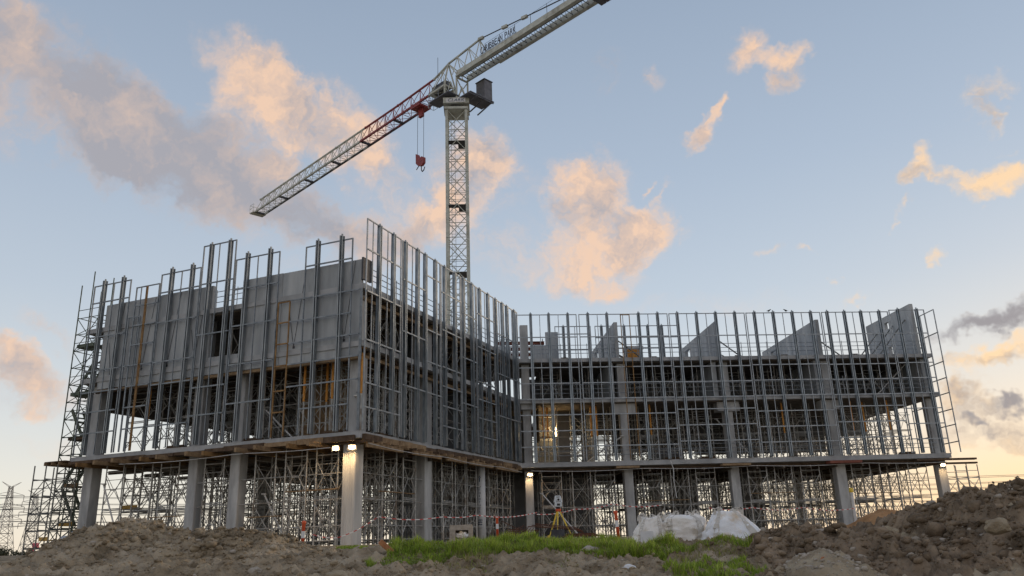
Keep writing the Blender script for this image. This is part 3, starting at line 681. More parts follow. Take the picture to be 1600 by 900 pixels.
# tower head: four posts and a peaked frame
for s in (-.85, .95):
    for o in (-.72, .72): MB().bar(J(s, o, 41.05), J(s, o, ZB + .2), .17).build('head_post', CRANE, crane)
hb = MB()
for o in (-.72, .72):
    hb.tube(J(-.85, o, 41.1), J(.05, o, 43.3), .06).tube(J(.95, o, 41.1), J(.05, o, 43.3), .06)
    hb.tube(J(1.0, o, ZB), J(1.2, 0, 46.15), .09); hb.tube(J(-.9, o, ZB + .3), J(1.2, 0, 46.15), .06); hb.tube(J(2.9, o, ZB), J(1.25, 0, 46.1), .05)
for s in (-.85, .95): hb.tube(J(s, -.72, 41.1), J(s, .72, 43.3), .055).tube(J(s, .72, 41.1), J(s, -.72, 43.3), .055).bar(J(s, -.72, 43.35), J(s, .72, 43.35), .14)
hb.build('head_bracing', CRANE, crane)
MB().tube(J(2.5, .3, 45.0), J(2.5, .3, 47.4), .025, 5).build('antenna', DARK, crane)
# jib: three-chord lattice, red then pale
def jz(s): return ZB - .028 * s
def jtop(s): return jz(s) + 1.95 if s > 4 else jz(s) + 1.95 + (4 - s) * .28
def jib_part(s0, s1, m, pitch=1.62):
    ch = []
    for o in (-.66, .66): ch.append(('bottom_chord', MB().bar(J(s0, o, jz(s0)), J(s1, o, jz(s1)), .19)))
    ch.append(('top_chord', MB().tube(J(s0, 0, jtop(s0)), J(s1, 0, jtop(s1)), .115, 8)))
    lat = MB(); n = max(1, round((s1 - s0) / pitch)); d = (s1 - s0) / n
    for k in range(n):
        a, b = s0 + k * d, s0 + (k + 1) * d; mid = (a + b) / 2
        for o in (-.66, .66):
            lat.tube(J(a, o, jz(a)), J(mid, 0, jtop(mid)), .035, 5); lat.tube(J(b, o, jz(b)), J(mid, 0, jtop(mid)), .035, 5)
        lat.tube(J(a, -.66, jz(a)), J(a, .66, jz(a)), .035, 5); lat.tube(J(a, -.66, jz(a)), J(b, .66, jz(b)), .03, 5)
    return ch, lat, m
for (s0, s1, m) in ((1.0, 3.4, CRANE), (3.4, 9.6, CRANE_R), (9.6, 15.6, CRANE_R), (15.6, 21.6, CRANE), (21.6, 27.6, CRANE), (27.6, 33.6, CRANE), (33.6, 39.6, CRANE)):
    ch, lat, m = jib_part(s0, s1, m); sec = lat.build('jib_section', m, crane)
    for nme, mb in ch: mb.build(nme, m, sec)
    MB().bar(J(s1 - .1, -.7, jz(s1)), J(s1 - .1, .7, jz(s1)), .22).build('splice_beam', DARK if s1 > 5 else m, sec)
    MB().lathe([(.12, -.12), (.16, 0), (.12, .12)], 8, J(s1, 0, jtop(s1))).build('pin_joint', m, sec)
wk = MB()
for s in np.arange(4, 39, 3.2): wk.bar(J(s, -.60, jz(s) - .1), J(s + 2.4, -.60, jz(s + 2.4) - .1), .16, .07)
wk.build('trolley_track', DARK, crane)
tip = MB()
for (a, b) in (((39.6, -.9), (40.6, -.9)), ((40.6, -.9), (40.6, .9)), ((40.6, .9), (39.6, .9))):
    for z in (42.35, 42.9, 43.4): tip.tube(J(*a, z), J(*b, z), .025, 5)
for s, o in ((39.6, -.9), (40.6, -.9), (40.6, .9), (39.6, .9), (40.6, 0)): tip.tube(J(s, o, 42.3), J(s, o, 43.4), .025, 5)
slab_j(tip, 39.6, 40.6, -.9, .9, 42.25, 42.31); tip.build('tip_platform', CRANE, crane)
MB().path([J(5 + 3.4 * k, -.2, jz(5 + 3.4 * k) - .25 - .12 * math.sin(math.pi * k / 10)) for k in range(11)], .022, 4).build('trolley_rope', ROPE, crane)
# winch and cabin clutter under the jib foot
wn = MB(); slab_j(wn, 1.2, 3.3, -.45, .45, ZB + .1, ZB + .75); wn.build('winch', DARK, crane)
# trolley, ropes, hook block
tz = jz(5.6)
tr = MB(); slab_j(tr, 4.9, 6.4, -.75, .75, tz - .32, tz - .12); slab_j(tr, 5.25, 5.85, -.15, .15, tz - 1.25, tz - .3); trolley = tr.build('trolley', CRANE_R, crane)
bk = MB()
for s, o in ((3.2, .4), (3.9, .4), (3.9, -.3), (3.2, -.3)): bk.tube(J(s, o, tz - 1.1), J(s, o, tz - .1), .03, 4)
for z in (tz - 1.1, tz - .6): bk.path([J(3.2, .4, z), J(3.9, .4, z), J(3.9, -.3, z), J(3.2, -.3, z), J(3.2, .4, z)], .03, 4)
bk.build('inspection_basket', RAILM, trolley)
HZ = 37.0
for s in (5.15, 6.15): MB().tube(J(s, 0, tz - .3), J(s, 0, HZ + .3), .022, 5).build('hoist_rope', ROPE, trolley)
hk = MB()
prof = [(5.0, HZ + .2), (5.35, HZ + .42), (5.62, HZ + .22), (6.0, HZ + .85), (6.28, HZ + 1.0), (6.25, HZ - .1), (5.9, HZ - .45), (5.35, HZ - .62), (5.0, HZ - .4)]
i = len(hk.v); n = len(prof)
for o in (-.14, .14): hk.v += [tuple(J(s, o, z)) for s, z in prof]
hk.f += [tuple(range(i, i + n)), tuple(range(i + n, i + 2 * n))[::-1]] + [(i + k, i + n + k, i + n + (k + 1) % n, i + (k + 1) % n) for k in range(n)]
hook = hk.build('hook_block', CRANE_R, trolley)
hh = MB().path([J(5.5, 0, HZ - .55), J(5.5, 0, HZ - 1.0), J(5.35, 0, HZ - 1.25), J(5.1, 0, HZ - 1.15), J(4.95, 0, HZ - .85)], .055, 6).tube(J(5.9, 0, HZ - .4), J(6.3, 0, HZ - .72), .05); hh.build('hook', DARK, hook)
# counter-jib: two plate girders, a grated deck between, stays above
for o in (.68, -.68):
    gmb = MB(); slab_j(gmb, -19.2, -.9, o - .09, o + .09, ZB, ZB + .62); gmb.build('counter_girder', CRANE, crane)
    fl = MB(); slab_j(fl, -19.2, -5.4 if o < 0 else -.9, o - .19, o + .19, ZB - .05, ZB - .002); fl.build('girder_flange', CRANE, crane)
dk = MB()
for k in range(30): s = -1.2 - k * .62; dk.bar(J(s, -.58, ZB + .1), J(s, .58, ZB + .1), .045); dk.tube(J(s, -.5, ZB + .1), J(s - .6, .5, ZB + .1), .02, 4)
dk.bar(J(-1.0, .36, ZB + .17), J(-19.0, .36, ZB + .17), .36, .03)
dk.build('counter_deck', DARK, crane)
ts_ = MB().bar(J(1.2, 0, 46.15), J(-3.7, 0, 46.6), .15)
for k, (s, z) in enumerate(((-.2, 46.25), (-1.9, 46.42), (-3.5, 46.55))):
    for o in (-.66, .66): ts_.tube(J(s, o, ZB + .6), J(s, 0, z), .045, 5)
    if k < 2: ts_.tube(J(s, 0, z), J(s - 1.7, .66, ZB + .6), .035, 5).tube(J(s, 0, z), J(s - 1.7, -.66, ZB + .6), .035, 5)
for o in (-.66, .66): ts_.tube(J(-3.5, 0, 46.5), J(-4.6, o, ZB + .6), .06, 5)
ts_.build('stay_frame', CRANE, crane)
MB().tube(J(-3.7, 0, 46.6), J(-18.6, 0, 44.6), .055, 6).build('tie_bar', DARK, crane)
for s, z in ((-3.7, 46.6), (-7.0, 46.16), (-9.6, 45.81)):
    MB().bar(J(s + .35, 0, z + .05), J(s - .35, 0, z - .05), .26).build('tie_coupling', CRANE, crane)
hr = MB()
for o in (.72, -.72):
    hr.tube(J(-5, o, ZB + 1.62), J(-19, o, ZB + 1.62), .018, 4)
    for k in range(8): s = -5 - 2 * k; hr.tube(J(s, o, ZB + .6), J(s, o, ZB + 1.64), .022, 4)
hr.build('deck_rail', DARK, crane)
for k in range(3):
    cw = MB(); slab_j(cw, -18.0 - k * .62, -18.55 - k * .62, -.55, .55, ZB - .75, ZB + .9); cw.build('counterweight', CABINET, crane)
sign = MB(); slab_j(sign, -4.3, -9.3, .80, .815, ZB + .63, ZB + .67); signo = sign.build('sign_board', DARK, crane)
def letters():
    x = 0.
    for ch in 'CARIBBEAN PARK':
        if ch == ' ': x += .26; continue
        me = text_mesh(ch, .98, .03, DARK)
        w = max(v.co.x for v in me.vertices) - min(v.co.x for v in me.vertices); mn = min(v.co.x for v in me.vertices)
        k = .31 / max(w, .01) if ch != 'I' else 1.
        ww = .31 if ch != 'I' else w
        for v in me.vertices:
            a, b, d = v.co; v.co = J(-4.45 - x - (a - mn) * k, .83 + d, ZB + .68 + b)
        link('letter', me, signo); x += ww + .055
letters()

# ------------------------------------------------------------------ shoring towers and the tubes that tie their rows together
def tower_template(h, w=1.25, d=1.25, m=SCAF, name='shoring_tower'):
    t = thing(name, 'x', 'shoring tower')
    leg = MB().tube((0, 0, 0), (0, 0, h - .02), .036, 6).box(-.09, .09, -.09, .09, 0, .02).box(-.11, .11, -.08, .08, h - .05, h - .02).mesh('leg', m)
    for x in (-w / 2, w / 2):
        for y in (-d / 2, d / 2): link('leg', leg, t, (x, y, 0))
    fr = MB(); n = 2 if h > 3 else 1; g0, g1 = .25, h - .45; lift = (g1 - g0) / n
    for k in range(n):
        a, b = g0 + k * lift, g0 + (k + 1) * lift - .08; c = (a + b) / 2; q = .18
        for z in (a, b): fr.tube((-w / 2, 0, z), (w / 2, 0, z), .026, 5)
        fr.tube((-q, 0, c), (q, 0, c), .024, 5)
        for s in (-1, 1):
            fr.tube((s * w / 2, 0, b - .25), (s * q, 0, c), .022, 5); fr.tube((s * w / 2, 0, a + .25), (s * q, 0, c), .022, 5)
        fr.tube((-w / 2, 0, c + lift * .27), (w / 2, 0, c + lift * .27), .018, 5) if k % 2 else None
    fm = fr.mesh('end_frame', m)
    for y in (-d / 2, d / 2): link('end_frame', fm, t, (0, y, 0))
    cb = MB()
    for k in range(n):
        a, b = g0 + k * lift + .2, g0 + (k + 1) * lift - .2
        cb.tube((0, -d / 2, a), (0, d / 2, b), .019, 4); cb.tube((0, -d / 2, b), (0, d / 2, a), .019, 4)
    cm_ = cb.mesh('cross_brace', m)
    for x in (-w / 2, w / 2): link('cross_brace', cm_, t, (x, 0, 0))
    return t
ORD = ['first', 'second', 'third', 'fourth', 'fifth', 'sixth', 'seventh', 'eighth', 'ninth', 'tenth', 'eleventh', 'twelfth', 'thirteenth', 'fourteenth', 'fifteenth', 'sixteenth']
def place_towers(tmpl, F, us, vs, z, where, end, clear=(), rot=0., jit=.12):
    first = [True]; rr = random.Random(int(z * 10) + len(us))
    for j, v in enumerate(vs):
        n = 0
        for i, u in enumerate(us):
            uu, vv = u + rr.uniform(-jit, jit), v + rr.uniform(-jit, jit)
            p = F.pt(uu, vv, z)
            if any((p.x - q.x) ** 2 + (p.y - q.y) ** 2 < d * d for q, d in clear): continue
            o = tmpl if first[0] else copy_tree(tmpl); first[0] = False
            o.location = p; o.rotation_euler = (0, 0, F.rz + (math.pi / 2 if (i + j) % 3 == 1 else 0))
            o['label'] = f"shoring tower {where}, {'front row' if j == 0 else ORD[j] + ' row back'}, {ORD[n]} {end}"
            o['group'] = f'shoring towers {where}'; n += 1
COLS = [(A.pt(-.35, 1, 0), 1.1), (A.pt(7.05, 1, 0), 1.1), (A.pt(9.8, 1, 0), 1.1), (A.pt(16.7, .9, 0), 1.35), (B.pt(7.7, 1, 0), 1.2), (B.pt(14.95, .85, 0), 1.1)]
COLS += [(C.pt(u, .85, 0), 1.1) for u in (.5, 7.4, 14.92, 22.55, 30.05)]
COLS += [(A.pt(u, v, 0), 1.05) for u in (5.6, 11.4) for v in (8.2, 16.2, 23.8)] + [(C.pt(u, v, 0), 1.05) for u in (3.6, 7.4, 11.2, 14.9, 18.7, 22.5, 26.3, 30.0) for v in (8.6, 17.0)]
g_t = tower_template(S1 - .02)
place_towers(g_t, A, [1.6, 3.6, 5.4, 8.45, 11.7, 13.6, 15.2], [1.5, 4.0, 6.4, 9.4, 12.2, 15.0, 18.6, 21.6], .0, 'under the left wing', 'from its left end', COLS)
g_t2 = tower_template(S1 - .02, 1.3, 1.3)
place_towers(g_t2, B, [1.9, 4.1, 5.9, 9.9, 11.8, 13.4, 16.8, 18.6], [1.4], .0, 'under the inner face', 'from the floodlit corner', COLS)
g_t3 = tower_template(S1 - .02, 1.35, 1.25)
place_towers(g_t3, C, [2.1, 4.1, 5.9, 9.2, 11.0, 12.9, 16.7, 18.6, 20.6, 24.3, 26.2, 28.2], [1.5, 4.0, 6.4, 10.6, 13.2, 15.4], .0, 'under the right wing', 'from the inner corner', COLS)
u_t = tower_template(S2 - Z1 - .02)
place_towers(u_t, A, [1.9, 4.2, 5.6, 8.4, 11.3, 13.5, 15.4], [2.2, 5.0, 7.6, 10.6, 15.0, 18.0, 21.0], Z1, "on the left wing's first floor", 'from left', COLS)
u_t3 = tower_template(S2 - Z1 - .02, 1.35, 1.25)
place_towers(u_t3, C, [2.0, 4.4, 6.0, 9.4, 11.4, 13.2, 17.0, 19.0, 20.8, 24.6, 26.4, 28.2], [2.4, 4.8, 10.6, 14.4], Z1, "on the right wing's first floor", 'from left', COLS)
u_t4 = tower_template(S2 - Z1 - .02, 1.2, 1.2)
place_towers(u_t4, B, [2.2, 4.4, 6.0, 9.7, 12.2, 16.8], [1.7], Z1, 'on the inner face\'s first floor', 'from near corner', COLS)
t_t = tower_template(SR - Z2 - .02, 1.2, 1.2)
place_towers(t_t, B, [1.2, 3.0, 5.2, 9.6, 12.0, 14.4, 17.0], [1.5, 4.2], Z2, 'on the inner face\'s second floor', 'from near corner', COLS)
t_t5 = tower_template(SR - Z2 - .02, 1.3, 1.2, SCAF)
place_towers(t_t5, C, [2.4, 4.6, 9.0, 10.9, 12.8, 16.4, 18.6, 20.6, 24.2, 26.6, 28.4], [2.6], Z2, "on the right wing's second floor", 'from left', ())
t_t2 = tower_template(SR - Z2 - .02, 1.2, 1.2)
place_towers(t_t2, A, [8.9, 13.0], [2.0, 4.4], Z2, 'behind the window opening', 'from left', ())

def ties(F, u0, u1, vs, z, heights, where):
    for j, v in enumerate(vs):
        for k, h in enumerate(heights):
            o = MB().tube(F.pt(u0, v - .66, z + h), F.pt(u1, v - .66, z + h), .024, 5).build('tie_tube', SCAF if j < 2 else SCAF_D)  # back rows darker: the shade deep inside is put into their colour
            tag(o, f"long horizontal tie tube {where}, {'front row' if j == 0 else ORD[j] + ' row back'}, {('low', 'middle', 'high')[k]}", 'tube', 'long tie tubes through the shoring')
ties(A, .8, 16.2, [1.5, 4.0, 6.4, 9.4, 12.2], 0, (.9, 2.1, 3.3), 'under the left wing')
ties(B, 1.2, 19.2, [1.4], 0, (.9, 2.1, 3.3), 'under the inner face')
ties(C, 1.4, 29.0, [1.5, 4.0, 6.4, 10.6], 0, (.9, 2.1, 3.3), 'under the right wing')
ties(A, 1.2, 16.2, [2.2, 5.0, 7.6], Z1, (.8, 1.9, 3.0), "on the left wing's first floor")
ties(C, 1.4, 29.0, [2.4, 4.8], Z1, (.8, 1.9, 3.0), "on the right wing's first floor")
ties(B, .8, 19.2, [1.7], Z1, (.8, 1.9, 3.0), "on the inner face's first floor")

# ------------------------------------------------------------------ adjustable orange props near the facade
def prop_template(h):
    t = thing('shoring_prop', 'x', 'prop')
    MB().tube((0, 0, 0), (0, 0, h * .55), .045, 8).box(-.12, .12, -.12, .12, 0, .02).build('inner_tube', SCAF, t)
    o = MB().tube((0, 0, h * .45), (0, 0, h - .03), .062, 8).box(-.14, .14, -.14, .14, h - .03, h).build('outer_tube', ORANGE, t)
    MB().tube((-.14, 0, h * .47), (.14, 0, h * .47), .03, 6).build('collar_handle', DARK, o)
    return t
pt_ = prop_template(S2 - Z1 - .01); fst = True
PROPS = [(A, 3.55, .75, "behind the left face, nearest its left end"), (A, 5.1, 1.4, "behind the left face, second from its left end"), (A, 8.35, .8, "left of a slender column in the left face's middle"), (A, 9.2, 1.3, "just left of the left face's second middle column"),
         (A, 11.75, .9, "right of the left face's second middle column"), (A, 13.75, .8, "behind the rusty facade bars"), (A, 14.6, 1.5, "right of the rusty facade bars"), (A, 15.35, .9, "left of the near corner column"), (A, 17.35, .42, "right against the near corner column"),
         (B, .55, .5, 'first past the near corner on the inner face'),
         (C, 1.7, 1.2, 'beside the lit lamp in the inner corner, left one'), (C, 2.05, 1.5, 'beside the lit lamp in the inner corner, right one'), (C, 5.15, 1.4, 'left one of the pair before the first column head'), (C, 5.5, 1.1, 'right one of the pair before the first column head'),
         (C, 9.35, 1.0, "in the right wing's second bay, left one"), (C, 12.0, 1.0, "in the right wing's second bay, right one"), (C, 16.4, 1.0, "in the right wing's third bay, left one"), (C, 19.2, 1.4, "in the right wing's third bay, right one"), (C, 24.2, 1.0, "in the right wing's last bay, left one"), (C, 25.4, 1.6, "in the right wing's last bay, middle one"), (C, 26.9, .9, "in the right wing's last bay, right one")]
for F, u, v, w in PROPS:
    o = pt_ if fst else copy_tree(pt_); fst = False
    o.location = F.pt(u, v, Z1); o.rotation_euler = (0, 0, F.rz); o['label'] = 'orange adjustable prop ' + w; o['group'] = 'orange adjustable props on the first floor'
# long pale raking braces seen inside
def brace(p, q, label, r=.045, m=STEELW):
    o = MB().tube(p, q, r, 7); a = Vector(p); d = (Vector(q) - a).normalized(); o.box(a.x - .12, a.x + .12, a.y - .12, a.y + .12, a.z - .02, a.z + .03)
    tag(o.build('raking_brace', m), label, 'brace', 'pale raking braces')
brace(A.pt(11.0, 1.6, 2.6), A.pt(12.4, 1.9, .03), 'pale raking brace on the ground right of the third left-wing column')
brace(A.pt(.9, .7, 3.6), A.pt(2.5, .9, .03), 'pale raking brace on the ground beside the left end column')
brace(A.pt(10.6, 1.6, 7.0), A.pt(12.7, 1.7, Z1 + .03), 'pale raking brace on the first floor behind the left face')
brace(B.pt(.4, .5, 6.8), B.pt(1.9, .9, Z1 + .03), 'pale raking brace just inside the near corner on the first floor')
brace(C.pt(1.2, -.6, 3.0), C.pt(3.6, -1.6, .03), 'pale raking brace standing left of the survey tripod')
brace(C.pt(7.1, .4, 8.0 - 1.2), C.pt(4.6, .9, Z1 + .03), 'pale raking brace on the first floor left of the first column head')
brace(C.pt(14.3, 1.5, 8.0), C.pt(16.8, 1.5, Z1 + .03), "pale raking brace on the first floor in the right wing's third bay")
brace(C.pt(29.4, 1.8, 11.9), C.pt(26.6, 1.8, Z2 + .03), "pale raking brace on the second floor at the right wing's end")

# ------------------------------------------------------------------ timber formwork under the first floor edge
def formwork(F, name_label, us, length, z, m=TIMBER):
    t = thing('edge_formwork', name_label, 'formwork', F.pt(us[0], 0, z))
    L0 = t.location.copy()
    return t, L0
def loc_build(mb, name, m, t): 
    o = mb.build(name, m, t); o.location = -t.location; return o
def edge_boards(F, u0, u1, t, d, up):
    rr = random.Random(int(u1 * 10)); u = u0
    while u < u1 - .3:
        w = min(rr.uniform(.9, 2.6), u1 - u); o = rr.uniform(-.04, .07)
        loc_build(MB().fbox(F, u, u + w - .02, -d + o, -.004, S1 - .085 - rr.uniform(0, .05), S1 + up + rr.uniform(-.03, .08)), 'edge_board', TIMBER_D if rr.random() < .75 else TIMBER, t); u += w
fA = thing('edge_formwork', "timber bearers and decking jutting out under the left face's first floor", 'formwork', A.pt(8, 0, S1 - .3))
for k, u in enumerate([.4, 1.9, 3.4, 4.9, 6.2, 8.3, 9.0, 11.2, 12.5, 14.1, 15.4]):
    loc_build(MB().fbox(A, u - .07, u + .07, -.75 - .4 * ((k * 7) % 3) / 2, 3.2, S1 - .30, S1 - .09), 'bearer', TIMBER if k % 3 else RUST, fA)
edge_boards(A, -.9, 17.4, fA, .20, .06)
for v in np.arange(.6, 9, 1.2): loc_build(MB().fbox(A, -.8, 17.2, v, v + .1, S1 - .085, S1 - .004), 'joist', TIMBER_D, fA)
for v in (2.4, 5.0, 7.6): loc_build(MB().fbox(A, -.8, 17.2, v, v + .14, S1 - .46, S1 - .26), 'long_bearer', PLY, fA)
fB = thing('edge_formwork', 'timber bearers stacked under the first floor along the inner face', 'formwork', B.pt(8, 0, S1 - .3))
for k, u in enumerate(np.arange(.25, 19, .55)):
    loc_build(MB().fbox(B, u - .05, u + .05, -.52 + .14 * ((k * 5) % 3), 1.6, S1 - .22, S1 - .09), 'bearer', TIMBER if (k * 5) % 4 else TIMBER_D, fB)
edge_boards(B, .2, 19.2, fB, .17, .12)
for k, (u, w) in enumerate(((.3, 3.2), (4.6, 3.0), (8.3, 2.4), (11.2, 3.2), (15.0, 3.4))): loc_build(MB().fbox(B, u, u + w, -.28, -.14, S1 - .42, S1 - .2), 'long_bearer', TIMBER, fB)
fC = thing('edge_formwork', 'dark timber joists and ply under the right wing\'s first floor', 'formwork', C.pt(15, 0, S1 - .3))
for v in np.arange(.5, 16, 1.15): loc_build(MB().fbox(C, .2, 30.3, v, v + .1, S1 - .22, S1 - .09), 'joist', TIMBER_D, fC)
for u in np.arange(1.2, 30, 1.9): loc_build(MB().fbox(C, u, u + .12, .25, 17, S1 - .42, S1 - .23), 'long_bearer', PLY, fC)
loc_build(MB().fbox(C, 21.4, 23.7, -.45, .3, S1 - .22, S1 - .05), 'steel_edge_form', REDSTEEL, fC)
loc_build(MB().fbox(C, 13.8, 15.8, -.35, .3, S1 - .2, S1 - .06), 'bearer', TIMBER, fC)
loc_build(MB().fbox(C, 6.4, 8.0, -.35, .3, S1 - .2, S1 - .06), 'bearer', TIMBER, fC)
loc_build(MB().fbox(C, 27.9, 32.3, -.1, .25, S1 - .17, S1 - .04), 'bearer', TIMBER_D, fC)
loc_build(MB().fbox(C, 28.9, 32.7, .5, .8, S1 - .40, S1 - .28), 'bearer', TIMBER_D, fC)
# first-floor soffit of the upper storeys
fU = thing('edge_formwork', "brown timber joists under the second floor and roof along the inner face", 'formwork', B.pt(8, 0, S2))
for zz in (S2, SR):
    for k, u in enumerate(np.arange(.3, 19, .8)): loc_build(MB().fbox(B, u, u + .09, .1 + .12 * (k % 3), 4.5, zz - .26, zz - .1), 'joist', TIMBER if k % 2 else TIMBER_D, fU)
    loc_build(MB().fbox(B, .2, 19, .32, .44, zz - .42, zz - .28), 'long_bearer', TIMBER, fU)
for k, v in enumerate(np.arange(.7, 8, 1.1)): loc_build(MB().fbox(A, .4, 17.2, v, v + .09, S2 - .24, S2 - .1), 'joist', TIMBER_D, fU)
# timber deck on the left end
dk_ = thing('scaffold_deck', 'timber plank deck jutting out past the left end of the first floor', 'deck', A.pt(-1.8, .5, S1))
for k in range(6): loc_build(MB().fbox(A, -2.6 - .1 * (k % 2), -1.03, -.3 + k * .42, .08 + k * .42, S1 + .10, S1 + .16), 'plank', TIMBER if k % 2 else TIMBER_D, dk_)
for u in (-2.45, -1.9, -1.35): loc_build(MB().fbox(A, u - .05, u + .05, -.4, 2.3, S1 - .06, S1 + .095), 'bearer', TIMBER, dk_)

# ------------------------------------------------------------------ access scaffold at the left end
def lattice_scaffold(name, label, F, us, vs, z0, z1, lift, planks, m, top_extra=.9, z_base=None):
    t = thing(name, label, 'scaffold', F.pt(us[0], vs[0], z0))
    for i, u in enumerate(us):
        for v in vs: loc_build(MB().tube(F.pt(u, v, z0), F.pt(u, v, z1 + top_extra * (1 if (i + len(vs)) % 2 else .6)), .034, 6), 'standard', m, t)
    zs = list(np.arange(z0 + .35, z1 + .01, lift))
    for k, z in enumerate(zs):
        mb = MB()
        for v in vs: mb.tube(F.pt(us[0], v, z), F.pt(us[-1], v, z), .026, 5)
        for u in us: mb.tube(F.pt(u, vs[0], z + .06), F.pt(u, vs[-1], z + .06), .026, 5)
        if k % 2: 
            for v in vs: mb.tube(F.pt(us[0], v, z + .5 * lift), F.pt(us[-1], v, z + .5 * lift), .022, 5)
        loc_build(mb, 'ledger', m, t)
        if k < len(zs) - 1:
            mb = MB()
            for j, (a, b) in enumerate(zip(us, us[1:])):
                p, q = (a, b) if (j + k) % 2 else (b, a)
                mb.tube(F.pt(p, vs[0], z), F.pt(q, vs[0], z + lift), .024, 5); mb.tube(F.pt(q, vs[-1], z), F.pt(p, vs[-1], z + lift), .024, 5)
            for u in (us[0], us[-1]): mb.tube(F.pt(u, vs[0], z), F.pt(u, vs[-1], z + lift), .024, 5)
            loc_build(mb, 'diagonal_brace', m, t)
    for (ua, ub, va, vb, z, pm) in planks:
        n = max(1, int((vb - va) / .28))
        for k in range(n): loc_build(MB().fbox(F, ua, ub, va + k * .28, va + k * .28 + .25, z, z + .05), 'plank', pm, t)
        loc_build(MB().fbox(F, ua, ub, va - .04, va - .01, z, z + .2), 'toe_board', pm, t)
    return t
st = lattice_scaffold('access_scaffold', 'dark access stair scaffold climbing the building\'s left end', A, [-3.55, -2.6, -1.75], [1.3, 2.7], .0, 14.6, 1.02,
    [(-3.0, -1.9, 1.4, 2.5, 1.55, YPLANK), (-3.0, -1.9, 1.4, 2.5, 3.65, TIMBER), (-3.1, -1.8, 1.4, 2.5, 6.3, TIMBER_D), (-3.4, -1.7, 1.4, 2.5, 8.9, SCAF_G), (-3.4, -1.7, 1.4, 2.5, 11.8, SCAF_G)], SCAF_G, 1.9)
for k, z in enumerate((1.55, 3.65, 6.0, 8.9)):
    s = 1 if k % 2 else -1; mb = MB()
    for v in (1.55, 2.3): mb.bar(A.pt(-2.6 - s * .7, v, z), A.pt(-2.6 + s * .7, v, z + 2.1), .06, .18)
    for j in range(7): f = (j + .5) / 7; mb.bar(A.pt(-2.6 - s * .7 + s * 1.4 * f, 1.55, z + 2.1 * f), A.pt(-2.6 - s * .7 + s * 1.4 * f, 2.3, z + 2.1 * f), .2, .04)
    loc_build(mb, 'stair_flight', SCAF_G, st)
lattice_scaffold('support_scaffold', 'wide tube scaffold holding up the deck at the left end', A, [-3.3, -2.4, -1.5], [-.3, .9], .0, S1, .9,
    [(-2.3, -1.6, -.2, .4, .75, YPLANK)], SCAF_D, .0)
lattice_scaffold('support_scaffold', 'tube scaffold with a yellow plank right of the left end column', A, [.3, 1.1, 2.6], [2.6, 3.8], .0, S1 - .5, .9,
    [(.4, 1.5, 2.6, 3.2, 2.35, YPLANK)], SCAF, .3)
lattice_scaffold('support_scaffold', "tube scaffold under the jutting planks at the right wing's end", C, [30.7, 31.6, 32.4], [.2, 1.5], .0, S1 - .55, 1.0, [], SCAF, .1)

# loose planks laid across the shoring at working height
for k, (F, u0, u1, v, z, lab) in enumerate(((A, 13.0, 15.9, .75, 2.55, 'left of the fluted corner column'), (A, 4.3, 6.3, .8, 1.7, 'left of the second left-wing column'), (A, 10.6, 12.6, .8, 1.45, 'right of the third left-wing column'), (B, 3.2, 6.4, .7, 2.5, 'under the inner face'), (C, 8.4, 11.6, .8, 2.4, "in the right wing's second bay"), (C, 16.0, 19.2, .8, 2.7, "in the right wing's third bay"), (C, 23.8, 26.6, .8, 2.5, "in the right wing's last bay"))):
    tag(MB().fbox(F, u0, u1, v, v + .23, z, z + .045).build('scaffold_plank', TIMBER), 'timber plank laid across the ground-level shoring ' + lab, 'plank', 'planks laid across the shoring')

# ------------------------------------------------------------------ edge handrails
def handrail(name_label, F, u0, u1, v, z, step=2.0, m=RAILM, hs=(.45, .75, 1.05)):
    t = thing('edge_handrail', name_label, 'handrail', F.pt((u0 + u1) / 2, v, z))
    for k in range(int((u1 - u0) / step) + 1): u = u0 + k * step; loc_build(MB().tube(F.pt(u, v, z), F.pt(u, v, z + 1.15 + .25 * ((k * 3) % 4 == 1)), .024, 5), 'post', m, t)
    for h in hs: loc_build(MB().tube(F.pt(u0, v, z + h), F.pt(u1, v, z + h), .022, 5), 'rail', m, t)
handrail('safety handrail along the right wing\'s roof edge', C, 1.2, 30.2, .45, ZR, 1.9)
handrail('safety handrail along the right wing\'s second floor edge', C, 1.1, 30.0, .3, Z2, 1.5)
handrail('safety handrail along the right wing\'s first floor edge', C, 1.1, 29.8, .22, Z1, 2.4)
handrail('safety handrail along the roof edge of the inner face', B, .3, 18.5, .25, ZR, 1.6)
handrail('safety handrail standing in the gap above the window opening', A, 8.0, 10.1, .4, ZR, .7)
handrail('safety handrail on the roof above the left end panel', A, .2, 4.2, .6, ZR + .3, 2.0)
handrail('far safety handrail at the back of the right wing roof', C, 2.5, 29.0, 15.5, ZR, 2.4, m=SCAF_D)

# ------------------------------------------------------------------ things lying on roof and floors
for k in range(4):
    z = 13.05 + k * .45
    o = MB().fbox(C, -1.2, 2.6 - .2 * (k % 2), 4.3, 4.36, z, z + .16).fbox(C, -1.2, 2.6 - .2 * (k % 2), 4.16, 4.5, z + .16, z + .19).fbox(C, -1.2, 2.6 - .2 * (k % 2), 4.16, 4.5, z - .03, z)
    tag(o.build('steel_beam', REDSTEEL), f'red-brown steel beam racked on the roof at the inner corner, {ORD[k]} from the bottom', 'steel beam', 'racked red-brown beams')
rk = thing('beam_rack', 'upright scaffold rack holding red-brown beams on the inner corner roof', 'rack', C.pt(.7, 4.5, ZR))
for u in (-.9, .8, 2.3): loc_build(MB().tube(C.pt(u, 4.6, ZR), C.pt(u, 4.6, 14.9), .04, 6), 'post', SCAF_D, rk)
for k in range(4): loc_build(MB().tube(C.pt(-1, 4.55, 13.0 + k * .45 - .06), C.pt(2.5, 4.55, 13.0 + k * .45 - .06), .03, 5), 'bracket', SCAF_D, rk)
